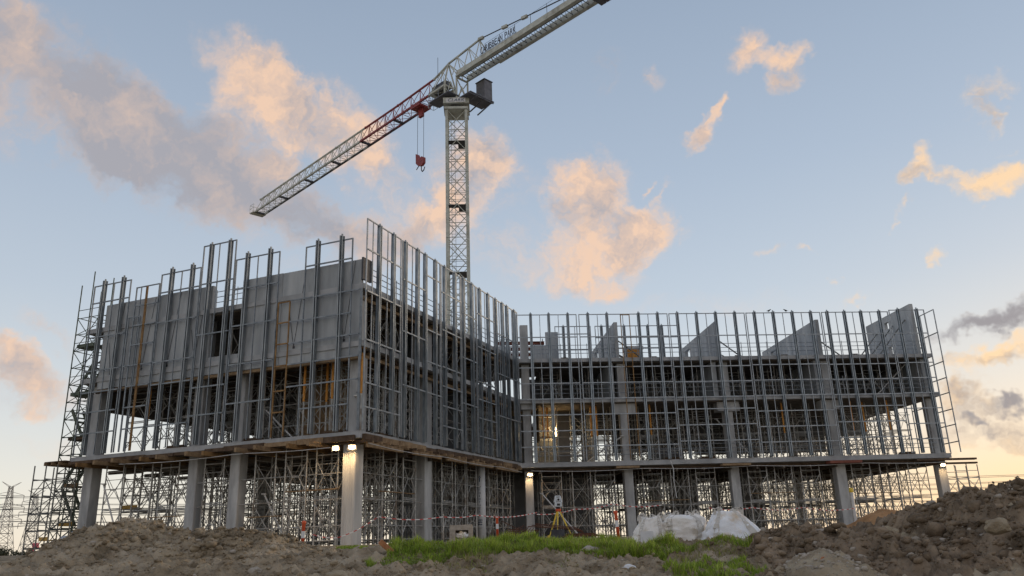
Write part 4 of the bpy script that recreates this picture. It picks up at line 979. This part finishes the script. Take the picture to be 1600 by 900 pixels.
tb = thing('timber_crate', 'orange-brown timber form box on the roof beside the first roof wall', 'form box', C.pt(9.0, 3, ZR))
for (a, b, c, d) in ((8.35, 9.6, 2.6, 2.64), (8.35, 9.6, 3.5, 3.54), (8.35, 8.39, 2.64, 3.5), (9.56, 9.6, 2.64, 3.5)): loc_build(MB().fbox(C, a, b, c, d, ZR, 13.5), 'side_board', ORANGE, tb)
loc_build(MB().fbox(C, 8.3, 9.65, 2.55, 3.6, 13.5, 13.75), 'lid', WHITE, tb)
for k, (u, v, lab) in enumerate(((3.4, 1.0, 'nearest the inner corner'), (9.95, 1.0, 'right of the orange form box'), (13.5, 1.2, 'left of the second roof wall'), (16.3, 1.0, 'right of the second roof wall'), (19.8, 1.0, 'left of the third roof wall'), (20.6, 1.4, 'against the third roof wall'), (25.2, 1.0, 'left of the tall end wall'))):
    t = thing('timber_stack', 'low dark stack of timber offcuts on the roof edge, ' + lab, 'timber stack', C.pt(u, v, ZR))
    for j in range(4): loc_build(MB().fbox(C, u - .35 + .05 * j, u + .35 - .07 * (j % 2), v + .12 * (j % 2), v + .12 * (j % 2) + .11, ZR + .08 * j, ZR + .08 * j + .075), 'offcut', TIMBER_D, t)
# timber bundles on the first floor edge
for k, (F, u, lab) in enumerate(((A, 5.9, 'left of the first middle column'), (A, 10.9, 'right of the second middle column'), (A, 15.6, 'beside the near corner column'), (C, 10.5, "in the right wing's second bay"), (C, 13.0, 'left of the second column head'), (C, 27.6, "in the right wing's last bay"), (B, 2.9, 'just past the near corner'))):
    t = thing('timber_stack', 'low stack of dark timber on the first floor, ' + lab, 'timber stack', F.pt(u, .6, Z1))
    for j in range(6): loc_build(MB().fbox(F, u - .6 + .04 * j, u + .6 - .06 * (j % 3), .45 + .14 * (j % 3), .57 + .14 * (j % 3), Z1 + .11 * (j // 3), Z1 + .11 * (j // 3) + .1), 'offcut', TIMBER_D, t)
# lit ply panel by the lamp
MBp = MB().fbox(C, 1.35, 1.4, 1.0, 2.6, Z1 + 1.6, S2 - .15); tag(MBp.build('ply_sheet', TIMBER), 'upright plywood sheet lit by the lamp in the inner corner', 'plywood')

# ------------------------------------------------------------------ lamps that are lit
def flood(F, u, v, z, label, power, rz=None, tilt=.5, r=.16):
    t = thing('flood_light', label, 'light', F.pt(u, v, z)); t.rotation_euler = (0, 0, F.rz)
    MB().box(-.22, .22, -.02, .10, -.13, .15).build('housing', DARK, t)
    MB().box(-.16, .16, -.045, -.022, -.08, .09).build('lens', LED, t)
    MB().tube((0, .04, .16), (0, .04, .42), .025, 6).build('bracket', DARK, t)
    ld = bpy.data.lights.new('flood_lamp', 'SPOT'); ld.energy = power; ld.color = (1, .64, .30); ld.spot_size = R_(172); ld.spot_blend = .6; ld.shadow_soft_size = .12
    lo = bpy.data.objects.new('flood_lamp', ld); COL.objects.link(lo); lo.parent = t; lo.location = (0, -.12, 0); lo.rotation_euler = (R_(30), 0, 0)
    return t
flood(A, 16.22, .12, 4.38, 'lit floodlight on the left side of the fluted corner column', 110)
f2 = flood(A, 17.12, .12, 4.36, 'lit floodlight on the right side of the fluted corner column', 110); f2.rotation_euler = (0, 0, A.rz + .5)
flood(C, .55, .32, 4.32, 'lit floodlight on the inner corner column', 70)
flood(C, 29.95, .32, 4.30, "lit floodlight on the right wing's end column", 60)
t = thing('work_light', 'lit upright work light inside the inner corner on the first floor', 'light', C.pt(2.75, 2.6, 7.45))
MB().lathe([(.04, -.32), (.075, -.3), (.075, .3), (.04, .32)], 12).build('tube_lamp', LED, t)
MB().box(-.1, .1, .08, .12, -.4, .4).build('back_plate', DARK, t); MB().tube((0, .1, -2.3), (0, .1, -.38), .03, 6).build('stand', DARK, t)
ld = bpy.data.lights.new('work_lamp', 'POINT'); ld.energy = 65; ld.color = (1, .70, .34); ld.shadow_soft_size = .1
lo = bpy.data.objects.new('work_lamp', ld); COL.objects.link(lo); lo.parent = t; lo.location = (-.15, -.15, 0)
# festoon cable
def festoon(F, u0, u1, v, z, label):
    n = int((u1 - u0) / .8); pts = []
    for k in range(n + 1):
        f = k / n; pts.append(F.pt(u0 + (u1 - u0) * f, v, z - .10 * abs(math.sin(f * n * .33)) - .0))
    tag(MB().path(pts, .016, 4).build('power_cable', STEELW), label, 'cable')
festoon(A, 3.0, 16.2, -.3, 4.45, 'thin pale cable slung under the left face')
festoon(B, .3, 19.0, -.3, 4.50, 'thin pale cable slung under the inner face')
festoon(C, .6, 30, -.2, 4.52, 'thin pale cable slung under the right wing')
tag(MB().path([C.pt(10.2, -.25, 5.0), C.pt(10.35, -.3, 4.4), C.pt(10.3, -.3, 3.6), C.pt(10.4, -.28, 2.5)], .03, 5).build('hanging_hose', STEELW), 'pale hose hanging down from the right wing\'s first floor', 'hose')

# ------------------------------------------------------------------ foreground things
def gz(x, y): return float(ground_z(np.array([x]), np.array([y]))[0])
def grass_mat():
    m = bpy.data.materials.new('grass'); m.use_nodes = True; t = m.node_tree; b = t.nodes['Principled BSDF']
    g = t.nodes.new('ShaderNodeNewGeometry'); at = t.nodes.new('ShaderNodeAttribute'); at.attribute_name = 'tint'
    r = t.nodes.new('ShaderNodeValToRGB'); t.links.new(at.outputs['Fac'], r.inputs[0])
    cs_ = [(0., (.32, .265, .14)), (.13, (.26, .25, .09)), (.2, (.17, .25, .03)), (.6, (.33, .46, .05)), (1., (.52, .60, .11))]
    r.color_ramp.elements[0].color = (*cs_[0][1], 1); r.color_ramp.elements[1].color = (*cs_[-1][1], 1)
    for p, c in cs_[1:-1]: e = r.color_ramp.elements.new(p); e.color = (*c, 1)
    t.links.new(r.outputs[0], b.inputs['Base Color']); b.inputs['Roughness'].default_value = .6
    tr = t.nodes.new('ShaderNodeBsdfTranslucent'); t.links.new(r.outputs[0], tr.inputs[0]); mx = t.nodes.new('ShaderNodeMixShader'); mx.inputs[0].default_value = .35
    t.links.new(b.outputs[0], mx.inputs[1]); t.links.new(tr.outputs[0], mx.inputs[2]); t.links.new(mx.outputs[0], t.nodes['Material Output'].inputs[0])
    return m
GRASS = grass_mat()
def grass(label, x0, x1, y0, y1, n, hmin, hmax, keep, seed, dead=.12):
    rr = np.random.RandomState(seed); x = rr.uniform(x0, x1, n); y = rr.uniform(y0, y1, n)
    ok = keep(x, y); x, y = x[ok], y[ok]; n = len(x); z = ground_full(x, y) - .02
    cl = fbm(x, y, 1.4, 3, s=seed + 40) + .5
    h = (hmin + (hmax - hmin) * np.clip(cl, 0, 1) ** 1.5) * rr.uniform(.6, 1.25, n); w = rr.uniform(.005, .011, n)
    a = rr.uniform(0, 6.28, n); bend = rr.uniform(.15, .75, n) * h; ca, sa = np.cos(a), np.sin(a)
    tx, ty = -sa * w, ca * w
    co = np.zeros((n, 5, 3))
    for k, (f, ww) in enumerate(((0, -1), (0, 1), (.55, -.8), (.55, .8), (1, 0))):
        co[:, k, 0] = x + ca * bend * f * f + tx * ww; co[:, k, 1] = y + sa * bend * f * f + ty * ww; co[:, k, 2] = z + h * f * (1 - .25 * f * (bend / h))
    tri = np.array([(0, 1, 3), (0, 3, 2), (2, 3, 4)])
    F_ = (tri[None] + (np.arange(n) * 5)[:, None, None]).reshape(-1, 3)
    me = np_mesh('grass', co.reshape(-1, 3), F_, GRASS)
    at = me.attributes.new('tint', 'FLOAT', 'POINT'); tv = np.where(rr.rand(n) < dead, rr.uniform(0, .15, n), rr.uniform(.2, 1, n) * (.55 + .45 * np.clip(cl, 0, 1)))
    at.data.foreach_set('value', np.repeat(tv, 5).astype(np.float32))
    tag(link('grass', me), label, 'grass', kind='stuff')
def bank(x, y):
    lo = 15.2 + 1.3 * fbm(x, x * 0, .5, 3, s=61) + np.where(x < -1.2, -.9 * np.clip((-1.2 - x) * .5, 0, 1) * np.clip((x + 2.9) * 3, 0, 1), 0)
    return (y > lo) & (x > -2.75 + .5 * fbm(y, y * 0, .8, 2, s=5)) & (fbm(x, y, .9, 3, s=33) > -.62) & ((x < 2.4) | (y < 17.3))
grass('green grass growing on the crest of the foreground bank', -3.3, 4.3, 13.4, 20.6, 185000, .06, .30, bank, 11, .16)
grass('small green grass patch at the bottom edge left of the dark heap', 2.3, 3.6, 12.2, 14.2, 6000, .06, .16, lambda x, y: fbm(x, y, 1.2, 3, s=71) > -.1, 12)
grass('sparse grass at the foot of the fluted corner column', -7.2, -3.4, 29.5, 33, 9000, .05, .16, lambda x, y: fbm(x, y, .8, 3, s=81) > .05, 13)
grass('dead roots and straw hanging on the face of the foreground bank', -2.6, 4.0, 14.2, 17.0, 9000, .04, .14, lambda x, y: fbm(x, y, 1.1, 3, s=91) > -.05, 14, .93)

# three bulk bags
WEBB = mat('bag_webbing', (.52, .50, .46), (.62, .60, .56), .9, scale=8)
def bulk_bag(name_label, cx, cy, rx, ry, h, seed, m, shape, lean=0.):
    z0 = gz(cx, cy) - .03; rr = random.Random(seed); nt_, nh = 56, 26; V = []; Fq = []
    t = thing('bulk_bag', name_label, 'bag', (cx, cy, z0), 0, 'bulk bags behind the grass bank')
    for j in range(nh + 1):
        f = j / nh; bulge = shape(f)
        for k in range(nt_):
            q = 2 * math.pi * k / nt_; c, s = math.cos(q), math.sin(q); e = 3.2
            r = (abs(c) ** e + abs(s) ** e) ** (-1 / e)
            p = Vector((c * 1.7 + seed, s * 1.7, f * 2.2)); n1 = mnoise.fractal(p, 1.0, 2.0, 4); n2 = abs(mnoise.noise(p * 2.7 + Vector((3, seed, 1))))
            n3 = 1 - abs(mnoise.noise(Vector((c * 2.6 + seed, s * 2.6, f * 4.5)) + Vector((n1, n1, n2)))) * 2
            r *= bulge * (1 + .12 * n1 - .12 * n2 * (1.2 - f * .4) + .07 * max(n3, 0) ** 3)
            hz = h * f * (1 + .10 * mnoise.noise(Vector((c * 1.2 + seed * 2, s * 1.2, 0))) * f) * (1 - .10 * f * (1 - min(1, r)))
            V.append((rx * r * c + lean * f * f, ry * r * s, hz))
    for j in range(nh):
        for k in range(nt_): a = j * nt_ + k; b = j * nt_ + (k + 1) % nt_; Fq.append((a, b, b + nt_, a + nt_))
    V.append((lean, 0, h * .93)); last = len(V) - 1
    for k in range(nt_): Fq.append((nh * nt_ + k, nh * nt_ + (k + 1) % nt_, last))
    me = bpy.data.meshes.new('sack'); me.from_pydata(V, [], Fq); me.materials.append(m); me.shade_smooth(); body = link('sack', me, t)
    for k0 in (int(nt_ * .66), int(nt_ * .84), int(nt_ * .16), int(nt_ * .34)):       # sewn-on webbing running up the sides
        sv = []; sq = []
        for j in range(2, nh + 1):
            for d_ in (-1, 1):
                a = Vector(V[j * nt_ + (k0 + d_) % nt_]); a.x *= 1.02; a.y *= 1.02; sv.append(tuple(a))
        for j in range(len(sv) // 2 - 1): sq.append((2 * j, 2 * j + 1, 2 * j + 3, 2 * j + 2))
        sme = bpy.data.meshes.new('seam_webbing'); sme.from_pydata(sv, [], sq); sme.materials.append(WEBB); link('seam_webbing', sme, t)
    for sx, sy in ((-1, -1), (1, -1), (1, 1), (-1, 1)):
        sf = max(shape(.93) * .62, .22); p0 = Vector((sx * rx * sf + lean * .86, sy * ry * sf, h * .90)); pts = []
        d = rr.uniform(-.3, .3)
        for k in range(9):
            f = k / 8; pts.append(p0 + Vector(((f - .5) * .34 * (1 if sx > 0 else 1) + d * math.sin(math.pi * f) * .5, 0, math.sin(math.pi * f) * rr.uniform(.16, .24) - .05)))
        mb = MB()
        for a, b in zip(pts, pts[1:]): mb.bar(a, b, .02, .085)
        mb.build('lifting_strap', WEBB, t)
    return t, body
bulk_bag('off-white bulk bag with a brown stain, leftmost of the three', 4.12, 27.1, .54, .46, .92, 1, BAG, lambda f: 1.0 - .42 * f ** 1.6, .12)
bulk_bag('square upright off-white bulk bag, middle of the three', 5.26, 27.2, .70, .52, .95, 2, BAG, lambda f: .93 + .09 * math.sin(f * 3) - (.25 * (f - .85) / .15 if f > .85 else 0))
bulk_bag('slumped bluish-white bulk bag with ochre stain, rightmost of the three', 6.62, 26.4, 1.02, .58, 1.02, 3, BAG2, lambda f: 1.02 - .68 * f ** 1.25, -.12)
pc = MB().box(-.2, .2, -.008, .0, -.02, .44); tag(pc.build('paper_sheet', WHITE, None, (3.98, 26.56, gz(4, 26.5))), 'white sheet leaning against the leftmost bulk bag', 'sheet')
plt = thing('steel_plate', 'rusty steel plate lying under the bulk bags at the grass edge', 'steel plate', (5.6, 25.8, gz(5.6, 25.8)))
MB().box(-1.7, 1.7, -.25, .25, -.02, .05).build('plate', REBAR, plt); MB().box(-1.7, 1.7, -.27, -.252, -.02, .11).build('edge_angle', REBAR, plt)

# bollards
def bollard(x, y, lab, tilt=0.):
    t = thing('bollard', lab, 'bollard', (x, y, gz(x, y)), 0, 'orange bollards'); t.rotation_euler = (0, tilt, 0)
    MB().lathe([(.06, .03), (.055, .95), (.075, .97), (.075, 1.03), (.02, 1.06)], 14).build('post', REDP, t, smooth=True)
    MB().lathe([(.062, .5), (.0605, .72)], 14).build('reflective_band', WHITE, t)
    MB().lathe([(.24, 0), (.22, .05), (.09, .09)], 12).build('foot', BLACK, t)
bollard(3.5, 30.0, 'orange bollard with white band left of the bulk bags', -.06)
bollard(-7.2, 28, 'orange bollard peeking over the left soil heap', .03)
bollard(-1.0, 38, 'small far orange bollard beside the round printed column', 0)
# barrier tape on star pickets
def tape(pts, lab):
    t = thing('barrier_tape', lab, 'tape', pts[0])
    V = []; n = 0
    mb = MB()
    for a, b in zip(pts, pts[1:]):
        a, b = Vector(a), Vector(b); m = 8; prev = None
        for k in range(m + 1):
            f = k / m; p = a.lerp(b, f) - Vector((0, 0, .22 * math.sin(math.pi * f) * min(1, (b - a).length / 5)))
            if prev is not None: mb.bar(prev, p, .01, .036)
            prev = p
    loc_build(mb, 'ribbon', TAPE, t)
    for p in pts[1:-1]: loc_build(MB().tube((p[0], p[1], gz(p[0], p[1]) - .1), (p[0], p[1], p[2] + .12), .018, 5), 'picket', SCAF, t)
tape([(-9.0, 36.5, .5), (-7.9, 36.6, .32), (-6.0, 35.8, 1.12), (-3.2, 35.5, 1.02), (-1.8, 35.6, 1.05), (.8, 37.5, 1.15)], 'red and white barrier tape strung past the fluted corner column')
tape([(.8, 38.5, 1.1), (2.6, 39, 1.3), (4.4, 39.5, 1.5), (6.8, 40, 1.4)], 'red and white barrier tape strung behind the survey tripod')
tape([(9.2, 41, 1.25), (11.5, 41.4, 1.2), (14.2, 42, 1.15), (17, 42.4, 1.05)], 'red and white barrier tape strung right of the bulk bags')

# survey instrument
sx, sy = 1.78, 38.0; sz = gz(sx, sy)
tp = thing('survey_tripod', 'yellow survey tripod standing before the inner corner column', 'tripod', (sx, sy, sz))
for q, R0 in ((200, .52), (250, .36), (-12, .62)):
    c, s = math.cos(R_(q)), math.sin(R_(q))
    l = MB().bar((c * .05, s * .05, 1.22), (c * R0 * .62, s * R0 * .62, .47), .075, .05).bar((c * R0 * .58, s * R0 * .58, .55), (c * R0, s * R0, .0), .05, .035).build('leg', YELLOW, tp)
    MB().box(c * R0 - .05, c * R0 + .05, s * R0 - .04, s * R0 + .04, .05, .16).build('foot_plate', YELLOW, l)
MB().lathe([(.11, 1.18), (.13, 1.25), (.13, 1.29)], 14).build('tripod_head', REDP, tp)
ti = thing('survey_instrument', 'grey survey instrument mounted on the yellow tripod', 'instrument', (sx, sy, sz + 1.29), .15)
MB().lathe([(.08, 0), (.1, .03), (.1, .08), (.07, .10)], 14).build('tribrach', BLACK, ti)
yk = MB().hexa([(-.16, -.1, .10), (.16, -.1, .10), (.16, .1, .10), (-.16, .1, .10), (-.15, -.1, .3), (.15, -.1, .3), (.15, .1, .3), (-.15, .1, .3)])
for s in (-1, 1): yk.hexa([(s * .15 - .035, -.09, .3), (s * .15 + .035, -.09, .3), (s * .15 + .035, .09, .3), (s * .15 - .035, .09, .3), (s * .11 - .03, -.06, .56), (s * .11 + .03, -.06, .56), (s * .11 + .03, .06, .56), (s * .11 - .03, .06, .56)])
yk.box(-.1, .1, -.05, .05, .54, .59).build('yoke', TSBODY, ti)
MB().tube((0, -.13, .41), (0, .13, .41), .075, 12).box(-.09, .09, -.1, .1, .32, .50).build('telescope', TSBODY, ti)
MB().box(-.07, .07, -.108, -.101, .14, .24).build('screen', BLACK, ti); MB().tube((0, -.16, .41), (0, -.13, .41), .05, 12).build('lens', BLACK, ti)

# rebar mat, bent steel, block
rb = thing('rebar_mat', 'rusty rebar mat propped up behind the grass', 'rebar', (-.1, 34, gz(-.1, 34)))
for k in range(13): x = -.75 + k * .10; MB().tube((x, -.2, .0), (x + .42, .25, .60 - .035 * abs(k - 6)), .014, 5).build('bar', REBAR, rb)
for k in range(6): f = .12 + .15 * k; MB().tube((-.78 + .42 * f, -.22 + .45 * f, .02 + .5 * f), (.50 + .42 * f, -.22 + .45 * f, -.02 + .45 * f), .012, 5).build('bar', REBAR, rb)
MB().tube((-.62, .1, .78), (.1, .2, .42), .013, 5).build('bar', REBAR, rb)
bs = thing('bent_rebar_bundle', 'bundle of long bent rusty bars propped beneath the survey tripod', 'rebar', (1.6, 36, gz(1.6, 36)))
for k in range(11):
    o = (k % 4) * .045; v = (k // 4) * .05
    MB().path([(-1.25 + .04 * k, o - .1, .52 + v), (0, o - .1, .42 + v), (.75, o - .1, .33 + v), (1.05, o - .1, .22 + v * .6), (1.16, o - .1, .06)], .017, 5).build('bar', REBAR, bs)
MB().box(-.25, .3, -.2, .3, 0, .36).build('bearer_block', DARK, bs)
for k in range(5): MB().path([(.2 + .05 * k, -.3, .05 + .03 * k), (1.5, -.3 + .03 * k, .05 + .03 * k), (1.9, -.3, .02)], .016, 5).build('bar', REBAR, bs)
bx = thing('concrete_pit', 'square precast concrete pit with pale plastic stuffed in its hole', 'concrete pit', (-2.28, 33, gz(-2.28, 33) - .02))
mb = MB()
for (x0, x1, z0, z1) in ((-.43, -.2, 0, .72), (.3, .43, 0, .72), (-.2, .3, 0, .2), (-.2, .3, .52, .72)): mb.box(x0, x1, -.36, .36, z0, z1)
mb.build('shell', STONE, bx); MB().box(-.2, .3, .2, .3, .2, .52).build('back', STONE, bx)
me = bpy.data.meshes.new('plastic'); bm = bmesh.new(); bmesh.ops.create_icosphere(bm, subdivisions=3, radius=1)
for v in bm.verts: v.co = Vector((v.co.x * .25 + .05, v.co.y * .18 - .27, v.co.z * .13 + .32)) * (1 + .22 * mnoise.noise(v.co * 2.3))
bm.to_mesh(me); bm.free(); me.materials.append(BAG2); link('plastic', me, bx)

# pale pipe with a yellow cap, drum-like bits, brick, tarp, stones
pp = thing('marker_pipe', 'white pipe with yellow top standing right of the fourth bay', 'pipe', (18.3, 46, gz(18.3, 46)))
MB().tube((0, 0, -.1), (0, 0, 2.0), .09, 10).build('pipe', STEELW, pp); MB().lathe([(.11, 2.0), (.12, 2.05), (.11, 2.2), (.05, 2.24)], 12).build('cap', YELLOW, pp)
bo = MB().box(-.16, .16, -.05, .05, -.05, .05).build('broken_brick', BRICK, None, (-2.62, 16.6, -.16)); bo.rotation_euler = (.2, .7, .4); tag(bo, 'broken orange brick on the soil left of the grass', 'brick')
def stone(x, y, z, s, seed, lab, m=STONE):
    me = bpy.data.meshes.new('rock'); bm = bmesh.new(); bmesh.ops.create_icosphere(bm, subdivisions=3, radius=1)
    for v in bm.verts:
        n = mnoise.fractal(v.co * 1.1 + Vector((seed, 0, 0)), 1, 2, 3); v.co = Vector((v.co.x * s * 1.2, v.co.y * s * .9, v.co.z * s * .7)) * (1 + .35 * n)
    bm.to_mesh(me); bm.free(); me.materials.append(m); tag(link('rock', me, None, (x, y, z)), lab, 'rock')
stone(1.30, 16.0, -.38, .17, 1, 'grey rock in the soil below the grass bank'); stone(1.75, 13.9, -.62, .10, 2, 'small white stone lying on bare soil below the grass', WHITE)
stone(-2.9, 13.6, -.62, .17, 3, 'tan stone at the bottom edge below the broken brick', SOIL_T); stone(-4.6, 14.8, -.50, .10, 4, 'pale flat stone on the soil left of centre')
stone(7.2, 12.8, -.15, .16, 5, 'pale round stone on the dark heap near the bottom right', SOIL_T); stone(8.4, 14.2, .12, .15, 6, 'tan stone halfway up the dark heap', SOIL_T); stone(4.35, 12.2, -.52, .055, 7, 'small orange stone on the tan mound', BRICK)
stone(-8.1, 19.2, .02, .11, 8, 'round pale stone on the left soil heap'); stone(6.2, 14.3, -.18, .13, 9, 'flat pale stone at the foot of the dark heap', SOIL_T)
def tarp():
    pts = [(-11.3, .24, .1), (-10.95, .30, .42), (-10.6, .30, .62), (-10.25, .28, .82), (-9.9, .25, .92)]; V = []; Fq = []; n = 24; m = 10
    for i in range(n + 1):
        f = i / n; x = np.interp(f, np.linspace(0, 1, 5), [p[0] for p in pts]); zc = np.interp(f, np.linspace(0, 1, 5), [p[2] for p in pts])
        for j in range(m + 1):
            g_ = j / m; q = g_ * math.pi * 1.05; r = .17 * (1 + .5 * mnoise.noise(Vector((x * 1.3, g_ * 2, 0)))) * (math.sin(math.pi * min(1, f * 1.15 + .06)) ** .5)
            V.append((x, 19.7 - r * 1.9 * math.cos(q), .10 + float(max(zf1(np.array([x]), np.array([19.9]))[0], zf1(np.array([x]), np.array([19.6]))[0], ground_z(np.array([x]), np.array([19.7]))[0])) + r * math.sin(q)))
    for i in range(n):
        for j in range(m): a = i * (m + 1) + j; Fq.append((a, a + 1, a + m + 2, a + m + 1))
    me = bpy.data.meshes.new('geotextile_roll'); me.from_pydata(V, [], Fq); me.materials.append(TARP); me.shade_smooth()
    o = link('geotextile_roll', me); sm = o.modifiers.new('s', 'SOLIDIFY'); sm.thickness = .03; tag(o, 'grey geotextile sheet crumpled on the left flank of the soil heap', 'sheet')
tarp()

# ------------------------------------------------------------------ far left: container, pink lift, bushes, pylons
cz = gz(-85, 146); ct = thing('site_container', 'small blue site container in the far left distance', 'container', (-84.6, 146, cz - .1), .25)
MB().box(-1.35, 1.35, -1, 1, .15, 1.55).build('body', BLUEBOX, ct)
rbm = MB()
for k in range(12): rbm.box(-1.3 + k * .22, -1.2 + k * .22, -1.04, -1.002, .2, 1.5)
rbm.build('wall_ribs', BLUEBOX, ct); MB().box(-1.4, 1.4, -1.05, 1.05, 1.55, 1.63).build('roof', DARK, ct); MB().box(-1.35, 1.35, -1, 1, 0, .15).build('skids', DARK, ct)
pk = thing('site_lift', 'pink machine arm beside the blue container', 'lift', (-80.9, 140, gz(-81, 140)), .2)
MB().box(-.6, .6, -.5, .5, .3, .9).build('chassis', PINK, pk); MB().bar((-.2, 0, .9), (.5, 0, 3.0), .3).build('arm', PINK, pk); MB().box(.2, 1., -.4, .4, 2.8, 3.5).build('basket', PINK, pk)
for x in (-.4, .4): MB().tube((x, -.55, .3), (x, .55, .3), .3, 12).build('wheel', BLACK, pk)
def bush(x, y, h, w, seed, lab):
    z = gz(x, y); t = thing('far_tree', lab, 'tree', (x, y, z), 0, 'trees on the left horizon'); rr = np.random.RandomState(seed)
    MB().tube((0, 0, -.2), (0, 0, h * .5), .25, 6, .12).tube((0, 0, h * .3), (w * .2, 0, h * .7), .1, 5, .05).tube((0, 0, h * .3), (-w * .2, .2, h * .65), .1, 5, .05).build('trunk', TIMBER_D, t)
    n = 900; cc = rr.normal(0, 1, (9, 3)) * (w * .25, w * .25, h * .16) + (0, 0, h * .62); p = cc[rr.randint(0, 9, n)] + rr.normal(0, 1, (n, 3)) * (w * .12, w * .12, h * .09)
    a = rr.normal(0, 1, (n, 3)); b = rr.normal(0, 1, (n, 3)); s = .22
    co = np.stack([p - a * s, p + b * s, p + a * s, p - b * s], 1).reshape(-1, 3)
    link('crown', np_mesh('crown', co, np.arange(4 * n).reshape(-1, 4), FARTREE), t)
for k, (x, y, h, w, l) in enumerate(((-205, 330, 6.5, 10, 'leftmost dark tree on the far left horizon'), (-192, 325, 5.0, 9, 'low dark tree just left of the blue container'), (-178, 330, 4.2, 11, 'low dark tree behind the blue container'), (-166, 328, 4.0, 9, 'low dark tree right of the pink machine arm'), (-214, 335, 5.2, 9, 'dark tree at the very left picture edge'))): bush(x, y, h, w, k, l)
def pylon(x, y, h, lab, rz):
    t = thing('power_pylon', lab, 'pylon', (x, y, gz(x, y) - .5), rz, 'lattice pylons on the left horizon')
    def wd(z): f = z / h; return 4.6 * (1 - f) ** 1.25 + .85
    lv = [0, .14, .27, .39, .50, .60, .69, .77, .85, .93, 1.0]; r = .11
    for sx_, sy_ in ((-1, -1), (1, -1), (1, 1), (-1, 1)):
        mb = MB()
        for a, b in zip(lv, lv[1:]): mb.tube((sx_ * wd(a * h), sy_ * wd(a * h), a * h), (sx_ * wd(b * h), sy_ * wd(b * h), b * h), r * 1.5, 4)
        mb.build('leg', PYLON, t)
    br = MB(); c = ((-1, -1), (1, -1), (1, 1), (-1, 1))
    for a, b in zip(lv, lv[1:]):
        wa, wb = wd(a * h), wd(b * h)
        for i in range(4):
            p, q = c[i], c[(i + 1) % 4]
            br.tube((p[0] * wa, p[1] * wa, a * h), (q[0] * wb, q[1] * wb, b * h), r, 4); br.tube((q[0] * wa, q[1] * wa, a * h), (p[0] * wb, p[1] * wb, b * h), r, 4); br.tube((p[0] * wa, p[1] * wa, a * h), (q[0] * wa, q[1] * wa, a * h), r, 4)
    br.build('bracing', PYLON, t)
    for k, (f, L) in enumerate(((.56, 8.0), (.72, 8.5), (.87, 7.5))):
        z = f * h
        for s in (-1, 1):
            mb = MB()
            for yy in (-1, 1): mb.tube((s * wd(z), yy * wd(z), z), (s * L, 0, z + .5), r, 4)
            mb.tube((s * wd(z), 0, z + 2.2), (s * L, 0, z + .5), r, 4); mb.tube((s * L, 0, z + .5), (s * L, 0, z - 2.6), r * 1.6, 4)
            mb.build('cross_arm', PYLON, t)
    mb = MB()
    for s in (-1, 1): mb.tube((0, 0, h - 1.5), (s * 5, 0, h + 2.2), r, 4).tube((s * .9, 0, h), (s * 5, 0, h + 2.2), r, 4)
    mb.build('earth_wire_peak', PYLON, t); return t
pylon(-288, 470, 42.5, 'lattice power pylon at the far left picture edge', .9)
pylon(-302, 520, 41.5, 'lattice power pylon just left of the access scaffold', .9)
for L, (y0, h, dx) in enumerate(((470, 42.5, -288), (520, 41.5, -302))):
    for f in (.56, .72, .87):
        for s in (-1, 1):
            pts = []; zt = f * h - 2.6
            for k in range(49):
                x = dx + s * 6 - 400 + k * 30; ph = ((x - dx) / 380.) % 1.; pts.append((x, y0 + s * 6 + (x - dx) * .03, zt - 8 * 4 * ph * (1 - ph) * .6))
            tag(MB().path(pts, .13, 3).build('overhead_wire', DARK), 'thin overhead power wire crossing the horizon behind the building', 'wire', 'overhead power wires')

# ------------------------------------------------------------------ two birds on the right wing's top rail
def bird(u, flip, lab):
    p = C.pt(u, -.13, 15.50); t = thing('bird', lab, 'bird', p, C.rz + (math.pi if flip else 0), None)
    rings = [(-.19, .115, .008, .004), (-.12, .12, .022, .012), (-.05, .125, .05, .05), (.02, .14, .062, .066), (.08, .17, .05, .055), (.115, .205, .034, .036), (.145, .225, .033, .034), (.17, .225, .018, .018), (.205, .218, .003, .003)]
    V = []; Fq = []; n = 10
    for x, z, ry, rz_ in rings:
        for k in range(n): q = 2 * math.pi * k / n; V.append((x, ry * math.cos(q), z + rz_ * math.sin(q)))
    for j in range(len(rings) - 1):
        for k in range(n): a = j * n + k; b = j * n + (k + 1) % n; Fq.append((a, b, b + n, a + n))
    Fq += [tuple(range(n))[::-1], tuple(range((len(rings) - 1) * n, len(rings) * n))]
    me = bpy.data.meshes.new('body'); me.from_pydata(V, [], Fq); me.materials.append(DARKBIRD); me.shade_smooth(); link('body', me, t)
    for s in (-1, 1): MB().tube((.01, s * .025, .0), (0, s * .025, .1), .006, 5).build('leg', DARKBIRD, t)
bird(18.55, False, 'dark bird perched on the top rail, left one of two'); bird(19.85, True, 'dark bird perched on the top rail, right one of two')

# move each built-in-place thing's origin to its own base
def rebase(root, loc):
    loc = Vector(loc); root.location = loc
    for ch in root.children: ch.location = ch.location - loc
rebase(bld, (2.0, 52.0, 0)); rebase(crane, (CX, CY_, 0))
